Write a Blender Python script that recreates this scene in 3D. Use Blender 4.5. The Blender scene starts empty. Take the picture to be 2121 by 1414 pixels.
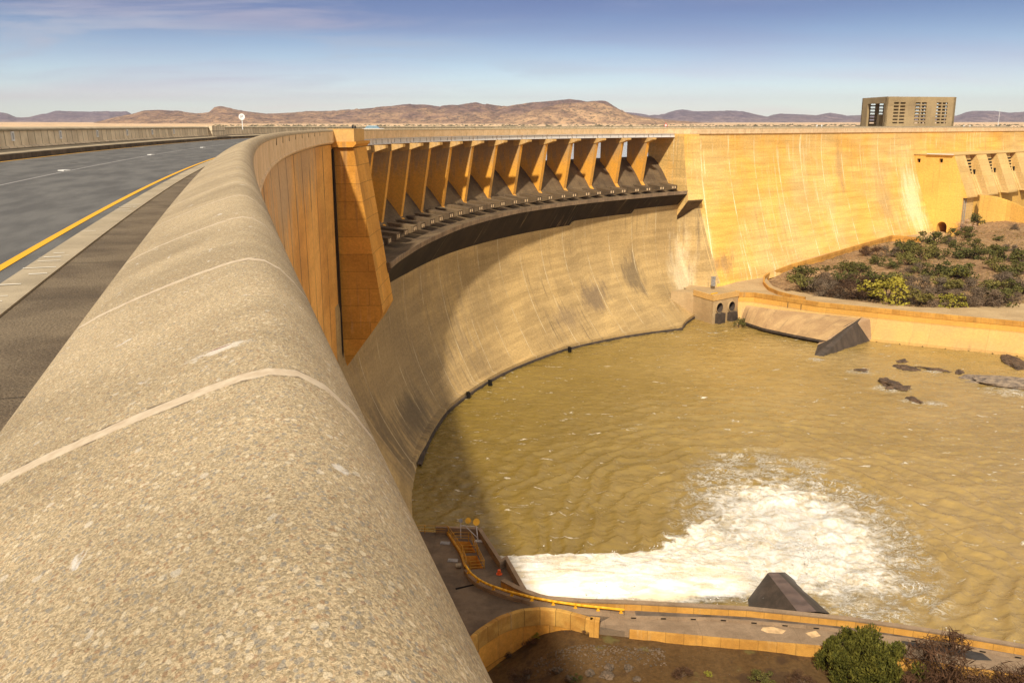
import bpy, bmesh, math, random
import numpy as np
from mathutils import Vector, Matrix, geometry, noise as mnoise
R_ = math.radians
C = bpy.context.scene.collection
SC = bpy.context.scene

# ------------------------------------------------------------------ camera
F_PX, PITCH, EYE = 1862.0, math.atan((707-261.64)/1862.0), 0.43
cam = bpy.data.cameras.new('camera'); camo = bpy.data.objects.new('camera', cam); C.objects.link(camo)
camo.location = (0, 0, EYE); camo.rotation_euler = (math.pi/2-PITCH, 0, 0)
cam.sensor_width = 36; cam.lens = 36*F_PX/2121; cam.clip_start = 0.05; cam.clip_end = 60000
SC.camera = camo
# ------------------------------------------------------------------ light
SUN_TO = Vector((-0.235, -1.15, 1.0)).normalized()
w = bpy.data.worlds.new('World'); SC.world = w; w.use_nodes = True
SUN_EL = math.asin(SUN_TO.z); SUN_ROT = math.atan2(SUN_TO.x, SUN_TO.y)
sun = bpy.data.lights.new('sun', 'SUN'); suno = bpy.data.objects.new('sun', sun); C.objects.link(suno)
sun.energy = 4.1; sun.angle = R_(2.2); sun.color = (1.0, 0.88, 0.70)
suno.rotation_euler = SUN_TO.to_track_quat('Z', 'Y').to_euler(); suno.location = (0, -50, 80)
SC.view_settings.view_transform = 'Standard'; SC.view_settings.look = 'None'
SC.view_settings.exposure = 0.40; SC.view_settings.gamma = 1.0
SC.render.engine = 'CYCLES'

# ------------------------------------------------------------------ node helpers
class NT:
    def __init__(s, tree): s.t = tree; s.n = tree.nodes; s.l = tree.links
    def node(s, typ, ins=None, **kw):
        nd = s.n.new(typ)
        for k, v in kw.items(): setattr(nd, k, v)
        for k, v in (ins or {}).items():
            if isinstance(v, bpy.types.NodeSocket): s.l.new(v, nd.inputs[k])
            else:
                if isinstance(v, tuple) and len(v) == 3 and nd.inputs[k].type == 'RGBA': v = (*v, 1)
                nd.inputs[k].default_value = v
        return nd
    def math(s, op, a, b=0.0, c=0.0, clamp=False):
        nd = s.node('ShaderNodeMath', {0: a, 1: b, 2: c}, operation=op); nd.use_clamp = clamp; return nd.outputs[0]
    def mix(s, f, a, b, mode='MIX'):
        nd = s.node('ShaderNodeMix', data_type='RGBA', blend_type=mode); nd.clamp_factor = True
        for k, v in ((0, f), (6, a), (7, b)):
            if isinstance(v, bpy.types.NodeSocket): s.l.new(v, nd.inputs[k])
            elif k == 0: nd.inputs[0].default_value = v
            else: nd.inputs[k].default_value = (*v, 1) if isinstance(v, tuple) else (v, v, v, 1)
        return nd.outputs[2]
    def noise(s, vec, scale, detail=4, rough=.55, dist=0, dim='3D'):
        nd = s.node('ShaderNodeTexNoise', {'Vector': vec, 'Scale': scale, 'Detail': detail, 'Roughness': rough, 'Distortion': dist}, noise_dimensions=dim)
        return nd.outputs[0]
    def ramp(s, v, lo, hi, a=0.0, b=1.0):
        nd = s.node('ShaderNodeMapRange', {'Value': v, 'From Min': lo, 'From Max': hi, 'To Min': a, 'To Max': b}, interpolation_type='SMOOTHSTEP'); return nd.outputs[0]
    def scale(s, vec, sc, loc=(0, 0, 0)):
        return s.node('ShaderNodeMapping', {'Vector': vec, 'Scale': sc, 'Location': loc}).outputs[0]
    def sep(s, vec): return s.node('ShaderNodeSeparateXYZ', {0: vec}).outputs

def mat(name, rough=.9, spec=.3):
    m = bpy.data.materials.new(name); m.use_nodes = True
    t = NT(m.node_tree); p = m.node_tree.nodes['Principled BSDF']
    p.inputs['Roughness'].default_value = rough; p.inputs['Specular IOR Level'].default_value = spec
    return m, t, p

def conc(name, c1, c2, panel=None, pvar=.12, line=.45, lw=.04, streak=.5, dark=(.05, .04, .03), light=None, lamt=.5, grain=.25, gs=30, bump=.3, space='UV', big=.12, offs=0.0, hb=0, warp=1.0, edge=None, vj=None, blobs=()):
    """weathered concrete: c1/c2 blotches, cast panels, dark run-off streaks, pale lime streaks"""
    m, t, p = mat(name)
    if space == 'UV': v = t.node('ShaderNodeUVMap', uv_map='UVMap').outputs[0]
    else: v = t.node('ShaderNodeTexCoord').outputs['Object']
    big_n = t.noise(v, big, 5, .6, .3)
    col = t.mix(t.ramp(big_n, .38, .64), c1, c2)
    if panel:
        b = t.node('ShaderNodeTexBrick', {'Vector': v, 'Color1': (1, 1, 1), 'Color2': (1-pvar*2,)*3, 'Mortar': (1-line,)*3, 'Scale': 1.0, 'Mortar Size': lw, 'Mortar Smooth': .4, 'Bias': 0.0, 'Brick Width': panel[0], 'Row Height': panel[1]})
        b.offset = offs
        col = t.mix(warp, col, b.outputs[0], 'MULTIPLY')
    if hb:   # horizontal pour bands
        s_ = t.noise(t.scale(v, (.05, 1/hb, .05)), 1.0, 3, .6)
        col = t.mix(.7, col, t.mix(t.ramp(s_, .35, .65), (.80, .79, .77), (1.10, 1.10, 1.10)), 'MULTIPLY')
    sv = (.9, .05, .9) if space == 'UV' else (.9, .9, .05)
    if streak:
        s1 = t.noise(t.scale(v, sv), 1.0, 6, .62)
        msk = t.math('MULTIPLY', t.ramp(s1, .52, .72), t.ramp(t.noise(v, big*.7, 3), .4, .62))
        col = t.mix(t.math('MULTIPLY', msk, streak), col, dark)
    if light:
        s2 = t.noise(t.scale(v, sv, (31, 17, 5)), 1.3, 6, .7)
        m2 = t.math('MULTIPLY', t.ramp(s2, .54, .70), t.ramp(t.noise(t.scale(v, (1, 1, 1), (9, 3, 2)), big, 4), .42, .62))
        col = t.mix(t.math('MULTIPLY', m2, lamt), col, light)
    for (bu, bv, ru, rv, bc, amt) in blobs:      # stains, lime washes and painted shade that belong to one place on the wall
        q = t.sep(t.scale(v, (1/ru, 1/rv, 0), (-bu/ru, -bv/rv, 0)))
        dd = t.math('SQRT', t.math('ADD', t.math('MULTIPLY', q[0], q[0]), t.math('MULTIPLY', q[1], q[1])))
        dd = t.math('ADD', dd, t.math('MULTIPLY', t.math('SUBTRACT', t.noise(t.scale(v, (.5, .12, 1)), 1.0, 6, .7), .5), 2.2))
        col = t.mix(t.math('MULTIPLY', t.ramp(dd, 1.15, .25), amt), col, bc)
    if vj:      # pale limey vertical joints
        sp, vc, vw = vj
        k = t.math('ABSOLUTE', t.math('SUBTRACT', t.math('FRACT', t.math('ADD', t.math('DIVIDE', t.math('ADD', t.sep(v)[0], t.math('MULTIPLY', t.noise(v, .8, 3), .25)), sp), .5)), .5))
        col = t.mix(t.math('MULTIPLY', t.ramp(k, vw/sp, vw/sp*.3), t.ramp(t.noise(t.scale(v, (.3, .12, 1), (2, 9, 0)), 1.0, 5, .7), .40, .60)), col, vc)
    g = t.noise(v, gs, 3, .7)
    col = t.mix(grain, col, t.mix(t.ramp(g, .3, .7), (.55, .55, .55), (1.3, 1.3, 1.3)), 'MULTIPLY')
    g2 = t.noise(v, 1.6, 5, .7)
    col = t.mix(.35, col, t.mix(t.ramp(g2, .3, .7), (.66, .66, .66), (1.2, 1.2, 1.2)), 'MULTIPLY')
    t.l.new(col, p.inputs['Base Color'])
    bm_ = t.node('ShaderNodeBump', {'Strength': bump, 'Distance': .03, 'Height': t.math('ADD', g, g2)})
    t.l.new(bm_.outputs[0], p.inputs['Normal'])
    return m

def flat(name, c, rough=.6, spec=.4, var=.25, sc=6, metal=0):
    m, t, p = mat(name, rough, spec); v = t.node('ShaderNodeTexCoord').outputs['Object']
    n = t.noise(v, sc, 4, .6)
    t.l.new(t.mix(t.ramp(n, .3, .7), tuple(x*(1-var) for x in c), tuple(min(1, x*(1+var*.6)) for x in c)), p.inputs['Base Color'])
    p.inputs['Metallic'].default_value = metal
    return m

# ------------------------------------------------------------------ world sky (Nishita with thin violet cloud layer)
t = NT(w.node_tree); bg = w.node_tree.nodes['Background']
sky = t.node('ShaderNodeTexSky', sky_type='NISHITA', sun_disc=False, sun_elevation=SUN_EL, sun_rotation=SUN_ROT, altitude=1200, air_density=1.0, dust_density=1.2, ozone_density=2.5)
tc = t.node('ShaderNodeTexCoord').outputs['Generated']
sx = t.sep(tc)
zz = t.math('MAXIMUM', sx[2], 0.0)
den = t.math('ADD', zz, .12)
cv = t.node('ShaderNodeCombineXYZ', {0: t.math('DIVIDE', sx[0], den), 1: t.math('DIVIDE', sx[1], den), 2: 0.0}).outputs[0]
cl = t.noise(t.scale(cv, (.55, 1.1, 1)), 1.3, 7, .6, .6)
cl2 = t.noise(t.scale(cv, (.5, 1.0, 1), (4, 2, 0)), .5, 3, .5)
msk = t.math('MULTIPLY', t.ramp(cl, .43, .66), t.ramp(cl2, .38, .62))
tint = t.mix(t.ramp(sx[2], -.01, .13), (1.05, 1.04, 1.04), (.25, .285, .41))
skc = t.mix(1.0, sky.outputs[0], tint, 'MULTIPLY')
skc = t.mix(t.math('MULTIPLY', msk, t.math('MULTIPLY', t.ramp(sx[2], .015, .08), .75)), skc, (3.0, 3.3, 4.1))
vl = t.ramp(t.noise(t.scale(cv, (.4, .8, 1), (1, 7, 0)), .8, 4, .5), .4, .7)
skc = t.mix(t.math('MULTIPLY', vl, .8), skc, t.mix(1.0, skc, (.98, .80, .86), 'MULTIPLY'))
# added cloud deck overhead, out of view, broken and bright, for neutral fill
deck = t.math('MULTIPLY', t.ramp(sx[2], .20, .50), t.ramp(t.noise(cv, 1.2, 4, .6), .25, .6, .55, 1.0))
skc = t.mix(deck, skc, (4.0, 3.7, 3.35))
# added bright cloud bank off to the right, out of view, lifting shaded faces
bank = t.math('MULTIPLY', t.math('MULTIPLY', t.ramp(sx[0], .62, .92), t.ramp(sx[2], .02, .16)), t.math('MULTIPLY', t.ramp(sx[2], .75, .45), t.ramp(t.noise(cv, 2.0, 4, .6), .3, .55, .6, 1.0)))
skc = t.mix(bank, skc, (10, 8.2, 5.7))
t.l.new(skc, bg.inputs[0]); bg.inputs[1].default_value = 0.125

# ------------------------------------------------------------------ geometry helpers
def tag(o, label=None, cat=None, group=None, kind=None):
    if label: o['label'] = label
    if cat: o['category'] = cat
    if group: o['group'] = group
    if kind: o['kind'] = kind
    return o
def empty(name, loc=(0, 0, 0), label=None, cat=None, group=None, rz=0):
    o = bpy.data.objects.new(name, None); C.objects.link(o); o.location = loc; o.rotation_euler = (0, 0, rz)
    return tag(o, label, cat, group)
def mesh(name, verts, faces, m=None, parent=None, uvs=None, smooth=False, loc=None):
    me = bpy.data.meshes.new(name)
    me.from_pydata([tuple(map(float, v)) for v in verts], [], faces)
    if uvs is not None:
        ul = me.uv_layers.new(name='UVMap')
        li = np.empty(len(me.loops), dtype=np.int32); me.loops.foreach_get('vertex_index', li)
        ul.data.foreach_set('uv', np.asarray(uvs, dtype=np.float32)[li].ravel())
    me.update()
    if smooth: me.polygons.foreach_set('use_smooth', [True]*len(me.polygons))
    o = bpy.data.objects.new(name, me); C.objects.link(o)
    if m: me.materials.append(m)
    if parent: o.parent = parent
    if loc is not None: o.location = loc
    return o

class MB:
    """collects pieces into one mesh, with metre UVs"""
    def __init__(s): s.v = []; s.f = []; s.uv = []
    def add(s, vs, fs, uv=None):
        b = len(s.v); s.v += [tuple(v) for v in vs]; s.f += [tuple(i+b for i in f) for f in fs]
        s.uv += list(uv) if uv is not None else [(v[0]+v[1], v[2]) for v in vs]
    def box(s, c, d, rz=0, bev=0):
        cx, cy, cz = c; hx, hy, hz = d[0]/2, d[1]/2, d[2]/2; co, si = math.cos(rz), math.sin(rz)
        vs = []; uv = []
        for fi, (idx) in enumerate(((0,1,3,2),(4,6,7,5),(0,4,5,1),(2,3,7,6),(0,2,6,4),(1,5,7,3))):
            q = []
            for i in idx:
                x = (-hx, hx)[(i >> 2) & 1]; y = (-hy, hy)[(i >> 1) & 1]; z = (-hz, hz)[i & 1]
                q.append((cx+x*co-y*si, cy+x*si+y*co, cz+z)); uv.append(((y if fi < 2 else x), z if fi not in (4, 5) else y))
            vs += q
        s.add(vs, [(4*k, 4*k+1, 4*k+2, 4*k+3) for k in range(6)], uv)
    def bar(s, a, b, r, n=8, r2=None):
        a, b = Vector(a), Vector(b); d = (b-a); L = d.length; q = d.to_track_quat('Z', 'Y'); r2 = r if r2 is None else r2
        vs = []
        for k, (p, rr) in enumerate(((a, r), (b, r2))):
            for i in range(n):
                th = 2*math.pi*i/n; vs.append(p+q @ Vector((rr*math.cos(th), rr*math.sin(th), 0)))
        s.add(vs, [(i, (i+1) % n, n+(i+1) % n, n+i) for i in range(n)]+[tuple(range(n-1, -1, -1)), tuple(range(n, 2*n))])
    def tube(s, pts, r, n=8):
        for a, b in zip(pts[:-1], pts[1:]): s.bar(a, b, r, n)
    def prism(s, poly, z0, z1, top=True, bot=True):
        n = len(poly); acc = 0; us = [0]
        for i in range(n):
            a, b = poly[i], poly[(i+1) % n]; acc += math.hypot(b[0]-a[0], b[1]-a[1]); us.append(acc)
        for i in range(n):
            a, b = poly[i], poly[(i+1) % n]
            s.add([(a[0], a[1], z0), (b[0], b[1], z0), (b[0], b[1], z1), (a[0], a[1], z1)], [(0, 1, 2, 3)], [(us[i], z0), (us[i+1], z0), (us[i+1], z1), (us[i], z1)])
        tri = geometry.tessellate_polygon([[Vector((p[0], p[1], 0)) for p in poly]])
        if top: s.add([(p[0], p[1], z1) for p in poly], tri, [(p[0], p[1]) for p in poly])
        if bot: s.add([(p[0], p[1], z0) for p in poly], [tuple(reversed(q)) for q in tri], [(p[0], p[1]) for p in poly])
    def poly3(s, pts, faces): 
        for f in faces:
            P = [Vector(pts[i]) for i in f]
            n = (P[1]-P[0]).cross(P[2]-P[0]).normalized(); ax = (P[1]-P[0]).normalized(); ay = n.cross(ax)
            s.add(P, [tuple(range(len(P)))], [((q-P[0]).dot(ax), (q-P[0]).dot(ay)) for q in P])
    def build(s, name, m, parent=None, smooth=False, loc=None):
        vs = s.v
        if loc is not None: vs = [(x-loc[0], y-loc[1], z-loc[2]) for x, y, z in vs]
        o = mesh(name, vs, s.f, m, parent, s.uv, smooth, loc)
        bm = bmesh.new(); bm.from_mesh(o.data); bmesh.ops.remove_doubles(bm, verts=bm.verts, dist=1e-5)
        bmesh.ops.recalc_face_normals(bm, faces=bm.faces); bm.to_mesh(o.data); bm.free()
        return o

class Path:
    def __init__(s, pts):
        s.p = np.array(pts, float); d = np.diff(s.p, axis=0); L = np.hypot(d[:, 0], d[:, 1]); s.s = np.concatenate([[0], np.cumsum(L)])
        tn = d/L[:, None]; n = np.stack([tn[:, 1], -tn[:, 0]], 1)     # right-hand normals
        vn = np.zeros_like(s.p); vn[:-1] += n; vn[1:] += n; vn /= np.linalg.norm(vn, axis=1)[:, None]
        k = np.ones(len(s.p)); k[1:-1] = 1/np.maximum(.5, (vn[1:-1]*n[1:]).sum(1)); s.n = vn*k[:, None]; s.L = s.s[-1]
    def at(s, q, off=0.0):
        x = np.interp(q, s.s, s.p[:, 0])+off*np.interp(q, s.s, s.n[:, 0]); y = np.interp(q, s.s, s.p[:, 1])+off*np.interp(q, s.s, s.n[:, 1])
        return float(x), float(y)
def sheet(name, path, S, prof, m, parent=None, smooth=True, caps=False, voff=0, shear=0):
    """loft prof(s)->[(offset,z)...] along a path; UV = (distance along, metres across)"""
    vs = []; uv = []; n = None
    for q in S:
        P = prof(q) if callable(prof) else prof
        n = len(P); acc = voff
        for i, (o, z) in enumerate(P):
            if i: acc -= math.hypot(o-P[i-1][0], z-P[i-1][1])
            x, y = path.at(q, o); vs.append((x, y, z)); uv.append((q+shear*(o-P[0][0]), acc))
    fs = [(i*n+j, i*n+j+1, (i+1)*n+j+1, (i+1)*n+j) for i in range(len(S)-1) for j in range(n-1)]
    if caps: fs += [tuple(range(n)), tuple(range((len(S)-1)*n, len(S)*n))[::-1]]
    o = mesh(name, vs, fs, m, parent, uv, smooth)
    if smooth:
        me = o.data
        bm = bmesh.new(); bm.from_mesh(me)
        for e in bm.edges:
            if len(e.link_faces) == 2 and e.calc_face_angle(0) > R_(32): e.smooth = False
        bm.to_mesh(me); bm.free()
    return o
def ray(x, y):
    u = (x-1060.5)/F_PX; v = (707-y)/F_PX
    return (u, math.cos(PITCH)+math.sin(PITCH)*v, -math.sin(PITCH)+math.cos(PITCH)*v)
def at(x, y, z):      # surveying helper: where a sight line of the photo meets the level z
    X, Y, Z = ray(x, y); k = (z-EYE)/Z; return (X*k, Y*k)
def at3(x, y, z): return (*at(x, y, z), z)

# ------------------------------------------------------------------ materials
M = {}
M['cap'] = None
OR1, OR2 = (.60, .29, .065), (.46, .185, .035)
TAN1, TAN2 = (.50, .33, .13), (.40, .235, .085)
M['flank'] = conc('orange_concrete', (.92, .48, .12), (.84, .40, .09), (19.6, 300), .12, .85, .22, .5, (.16, .09, .05), (.74, .52, .30), .4, .25, 3, .3, hb=4, big=.07, vj=(9.8, (.10, .06, .035), .45), blobs=((70, 0, 26, 9, (.50, .37, .23), .75), (105, 0, 18, 7, (.42, .30, .18), .7), (40, -8, 22, 12, (.52, .36, .20), .6)))
M['face'] = conc('arch_concrete', (.53, .365, .155), (.39, .27, .12), (10.2, 1.9), .035, .16, .06, .65, (.12, .09, .06), (.66, .52, .30), .45, .3, 2.2, .3, hb=1.9, big=.05, vj=(10.2, (.60, .49, .31), .16), blobs=((305, -26, 6, 15, (.80, .68, .46), .5), (160, -16, 48, 24, (.25, .185, .11), .62), (283, -21, 6, 9, (.12, .09, .06), .7), (262, -24, 8, 6, (.14, .10, .07), .7), (246, -27, 7, 4, (.14, .10, .07), .5), (158, -26, 12, 5, (.09, .07, .05), .7), (140, -24, 9, 9, (.10, .075, .05), .6)))  # widest blob darkens the greyer left part, painting its shade into the colour
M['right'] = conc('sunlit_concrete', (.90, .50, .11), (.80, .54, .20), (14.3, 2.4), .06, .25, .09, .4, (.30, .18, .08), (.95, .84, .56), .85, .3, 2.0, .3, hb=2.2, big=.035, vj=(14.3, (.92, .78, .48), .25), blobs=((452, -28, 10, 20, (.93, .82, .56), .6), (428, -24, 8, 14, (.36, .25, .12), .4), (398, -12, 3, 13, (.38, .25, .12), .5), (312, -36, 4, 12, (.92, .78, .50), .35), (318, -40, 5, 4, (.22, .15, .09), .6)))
M['butt'] = conc('buttress_concrete', (.74, .36, .06), (.60, .28, .045), (9, 2.6), .13, .5, .06, .6, (.18, .10, .05), (.62, .44, .22), .35, .25, 3, .3, offs=.5)
M['pier'] = conc('pier_concrete', (.80, .38, .05), (.62, .33, .08), None, .12, .4, .06, .75, (.12, .095, .07), None, .3, .25, 3, .3, blobs=((-4, -2, 16, 7.5, (.34, .25, .15), .8),))
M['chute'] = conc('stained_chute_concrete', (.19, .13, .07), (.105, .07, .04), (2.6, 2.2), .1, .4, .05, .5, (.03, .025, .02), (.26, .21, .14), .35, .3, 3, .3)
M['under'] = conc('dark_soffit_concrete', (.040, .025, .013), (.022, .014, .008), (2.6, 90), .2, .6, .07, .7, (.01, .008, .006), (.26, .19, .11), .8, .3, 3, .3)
M['parapet'] = conc('parapet_concrete', (.84, .62, .38), (.74, .53, .30), (1.34, 40), .06, .45, .016, .5, (.16, .11, .07), (.56, .43, .27), .4, .25, 60, .3, big=.6)
M['parap2'] = conc('upstream_parapet_concrete', (.82, .68, .48), (.72, .58, .40), (1.34, 40), .13, .85, .045, .45, (.16, .11, .07), (.56, .46, .33), .4, .2, 60, .3, big=.6)
M['ochre'] = conc('ochre_wall_concrete', (.62, .33, .07), (.50, .25, .05), (1.7, 40), .08, .5, .03, .5, (.16, .10, .04), (.60, .44, .22), .4, .25, 10, .3, big=.3)
M['basin'] = conc('basin_wall_concrete', (.66, .40, .13), (.58, .36, .13), (13, 40), .04, .3, .06, .35, (.22, .14, .08), (.70, .52, .30), .5, .25, 6, .3, big=.1)
M['apron'] = conc('smooth_apron_concrete', (.52, .34, .16), (.40, .25, .12), (12, 40), .05, .2, .05, .8, (.08, .055, .04), None, .3, .25, 6, .3, big=.2)
M['wedge'] = conc('weathered_wedge_concrete', (.42, .27, .15), (.54, .37, .21), None, .05, .2, .05, .45, (.10, .07, .045), None, .3, .3, 6, .3, big=.25)
M['wet'] = conc('wet_black_concrete', (.055, .042, .032), (.09, .066, .05), None, .05, .2, .05, .5, (.02, .018, .018), None, .3, .3, 5, .3, big=.4)
M['deck'] = conc('deck_concrete', (.20, .145, .095), (.13, .095, .065), (9, 9), .05, .3, .03, 0, (.03, .03, .03), None, .3, .3, 8, .3, big=.35)
M['lroad'] = conc('lower_road_concrete', (.33, .235, .15), (.25, .175, .11), (9, 3), .06, .3, .03, 0, (.03, .03, .03), None, .3, .3, 8, .3, big=.3)
M['froad'] = conc('far_road_concrete', (.50, .36, .19), (.42, .29, .15), (9, 3), .04, .2, .03, 0, (.03, .03, .03), None, .3, .25, 4, .3, big=.15)
M['lip'] = conc('lip_fascia_concrete', (.30, .21, .13), (.20, .14, .09), (2.4, 40), .1, .5, .06, .7, (.06, .04, .03), (.5, .4, .26), .5, .3, 6, .3, big=.3)
M['tower'] = conc('tower_concrete', (.42, .31, .165), (.33, .24, .13), (6, 4.8), .12, .2, .05, .3, (.12, .09, .06), None, .3, .25, 2, .3, big=.08)
M['strip'] = conc('kerb_concrete', (.44, .365, .25), (.34, .28, .19), (3, 9), .03, .3, .012, 0, (.1, .1, .1), None, .3, .3, 60, .3, big=.8)
M['walk'] = conc('walkway_asphalt', (.22, .17, .11), (.14, .105, .068), (6, 30), .03, .5, .02, .5, (.05, .04, .03), None, .3, .9, 45, .8, big=.9)
M['dkerb'] = conc('dark_kerb_concrete', (.14, .105, .07), (.08, .06, .04), (1.8, 9), .2, .6, .03, .6, (.03, .025, .02), None, .3, .3, 50, .3, big=.8)
M['steel'] = flat('white_painted_steel', (.62, .60, .58), .5, .4, .15)
M['yellow'] = flat('yellow_paint', (.80, .42, .02), .5, .4, .2, 2)
M['rust'] = flat('ochre_rail_paint', (.50, .25, .02), .6, .4, .3, 2)
M['grey'] = flat('galvanised_steel', (.30, .29, .28), .5, .5, .3, 2)
M['black'] = flat('black_paint', (.02, .02, .02), .6, .3)
M['dark'] = flat('dark_void', (.012, .010, .008), .9, .1)
M['red'] = flat('red_paint', (.60, .06, .03), .5)
M['orangep'] = flat('orange_plastic', (.85, .13, .02), .5)
M['whitep'] = flat('white_paint', (.80, .80, .78), .5, .4, .08)
M['rock'] = None

def rockmat(name, a, b, wetrough=.5):
    m, t, p = mat(name, wetrough, .4); v = t.node('ShaderNodeTexCoord').outputs['Object']
    n = t.noise(v, .8, 8, .7); n2 = t.noise(v, 5, 4, .7)
    t.l.new(t.mix(t.ramp(t.math('ADD', n, t.math('MULTIPLY', n2, .4)), .5, .9), a, b), p.inputs['Base Color'])
    t.l.new(t.node('ShaderNodeBump', {'Strength': .6, 'Distance': .15, 'Height': n}).outputs[0], p.inputs['Normal'])
    return m
M['rock'] = rockmat('wet_rock', (.028, .019, .012), (.15, .09, .05), .7)
M['stone'] = rockmat('dry_stone', (.06, .045, .03), (.17, .12, .08), .9)

# coarse exposed-aggregate cap of the near parapet
def cap_material():
    m, t, p = mat('aggregate_cap_concrete', .85, .25)
    v = t.node('ShaderNodeUVMap', uv_map='UVMap').outputs[0]
    warp = t.node('ShaderNodeVectorMath', {0: v, 1: t.node('ShaderNodeVectorMath', {0: t.node('ShaderNodeTexNoise', {'Vector': v, 'Scale': 60.0, 'Detail': 2.0}).outputs[1], 1: (.006, .006, .006)}, operation='MULTIPLY').outputs[0]}, operation='ADD').outputs[0]
    col = t.mix(t.ramp(t.noise(v, 2.3, 5, .6), .35, .65), (.43, .335, .20), (.50, .40, .25))
    vo = t.node('ShaderNodeTexVoronoi', {'Vector': t.scale(t.node('ShaderNodeVectorMath', {0: v, 1: t.node('ShaderNodeVectorMath', {0: t.node('ShaderNodeTexNoise', {'Vector': v, 'Scale': 140.0, 'Detail': 3.0}).outputs[1], 1: (.012, .012, .012)}, operation='MULTIPLY').outputs[0]}, operation='ADD').outputs[0], (1, 1.3, 1)), 'Scale': 300.0}, voronoi_dimensions='2D')
    cr = t.sep(vo.outputs['Color'])
    cell = t.mix(t.ramp(cr[0], .1, .9), (.20, .155, .09), (.68, .55, .36)); cell = t.mix(t.math('MULTIPLY', t.ramp(cr[1], .8, .9), .6), cell, (.24, .23, .22)); cell = t.mix(t.math('MULTIPLY', t.ramp(cr[2], .82, .9), .5), cell, (.42, .24, .11))
    col = t.mix(.52, col, cell)
    def pebbles(scale, lo, seed, c, amt):
        nonlocal col
        vv = t.scale(warp, (1, 1.5, 1), (seed, seed, 0))
        vo = t.node('ShaderNodeTexVoronoi', {'Vector': vv, 'Scale': scale}, voronoi_dimensions='2D')
        rnd = t.sep(vo.outputs['Color'])[0]
        msk = t.math('MULTIPLY', t.math('GREATER_THAN', rnd, lo), t.ramp(vo.outputs['Distance'], .42, .30))
        col = t.mix(t.math('MULTIPLY', msk, amt), col, c)
        return msk
    a = pebbles(150, .52, 3.1, (.23, .185, .13), .28)
    b = pebbles(120, .62, 9.7, (.60, .46, .28), .28)
    pebbles(110, .82, 5.3, (.22, .22, .21), .55)
    pebbles(84, .87, 1.9, (.30, .17, .09), .5)
    pebbles(66, .91, 6.1, (.23, .22, .20), .55)
    cc = pebbles(62, .90, 7.7, (.72, .62, .45), .55)
    pebbles(38, .985, 2.2, (.62, .56, .46), .6)
    fn = t.noise(v, 420, 3, .8)
    col = t.mix(.5, col, t.mix(t.ramp(fn, .3, .7), (.5, .5, .5), (1.45, 1.45, 1.45)), 'MULTIPLY')
    # broad weathering + the odd white droppings
    bn = t.noise(v, 1.1, 6, .65, .4)
    col = t.mix(.55, col, t.mix(t.ramp(bn, .3, .7), (.62, .60, .55), (1.20, 1.18, 1.14)), 'MULTIPLY')
    dn = t.noise(t.scale(v, (1, 1.6, 1), (3, 1, 0)), 6.5, 5, .6, .5)
    col = t.mix(t.math('MULTIPLY', t.ramp(dn, .66, .72), .7), col, (.72, .69, .64))
    dm = t.noise(t.scale(v, (1, 1, 1), (13, 4, 0)), 14, 4, .6)
    col = t.mix(t.math('MULTIPLY', t.ramp(dm, .74, .78), .6), col, (.10, .08, .06))
    sx = t.sep(v)
    # one chipped white patch with a rusty slit on the ridge
    q = t.sep(t.scale(v, (1/.030, 1/.075, 0), (-1.93/.030, .735/.075, 0)))
    dd = t.math('ADD', t.math('SQRT', t.math('ADD', t.math('MULTIPLY', q[0], q[0]), t.math('MULTIPLY', q[1], q[1]))), t.math('MULTIPLY', t.math('SUBTRACT', t.noise(v, 45, 4, .7), .5), 2.4))
    col = t.mix(t.math('MULTIPLY', t.ramp(dd, 1.1, .3), .85), col, (.68, .62, .53))
    q = t.sep(t.scale(v, (1/.004, 1/.026, 0), (-1.945/.004, .735/.026, 0)))
    dd = t.math('SQRT', t.math('ADD', t.math('MULTIPLY', q[0], q[0]), t.math('MULTIPLY', q[1], q[1])))
    col = t.mix(t.ramp(dd, 1.1, .7), col, (.22, .06, .04))
    # cement joints every 1.51 m
    wob = t.math('MULTIPLY', t.math('SUBTRACT', t.noise(v, 9, 4, .7), .5), .022)
    k = t.math('ABSOLUTE', t.math('SUBTRACT', t.math('FRACT', t.math('ADD', t.math('DIVIDE', t.math('ADD', t.math('SUBTRACT', sx[0], 1.65), wob), 1.51), .5)), .5))
    joint = t.ramp(k, .0185, .0135)
    edge = t.math('MULTIPLY', t.ramp(k, .026, .018), t.ramp(t.noise(v, 22, 3, .6), .5, .62))
    col = t.mix(t.math('MULTIPLY', edge, .8), col, (.09, .065, .045))
    jc = t.mix(t.ramp(t.noise(v, 30, 4, .6), .3, .7), (.50, .39, .27), (.62, .52, .38))
    col = t.mix(t.math('MULTIPLY', joint, .95), col, jc)
    # far joints keep showing as thin pale lines
    t.l.new(col, p.inputs['Base Color'])
    hgt = t.math('ADD', t.math('MULTIPLY', t.math('ADD', a, b), .5), t.math('MULTIPLY', fn, .8))
    hgt = t.mix(joint, hgt, .9)
    t.l.new(t.node('ShaderNodeBump', {'Strength': .55, 'Distance': .0035, 'Height': hgt}).outputs[0], p.inputs['Normal'])
    return m
M['cap'] = cap_material()

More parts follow.
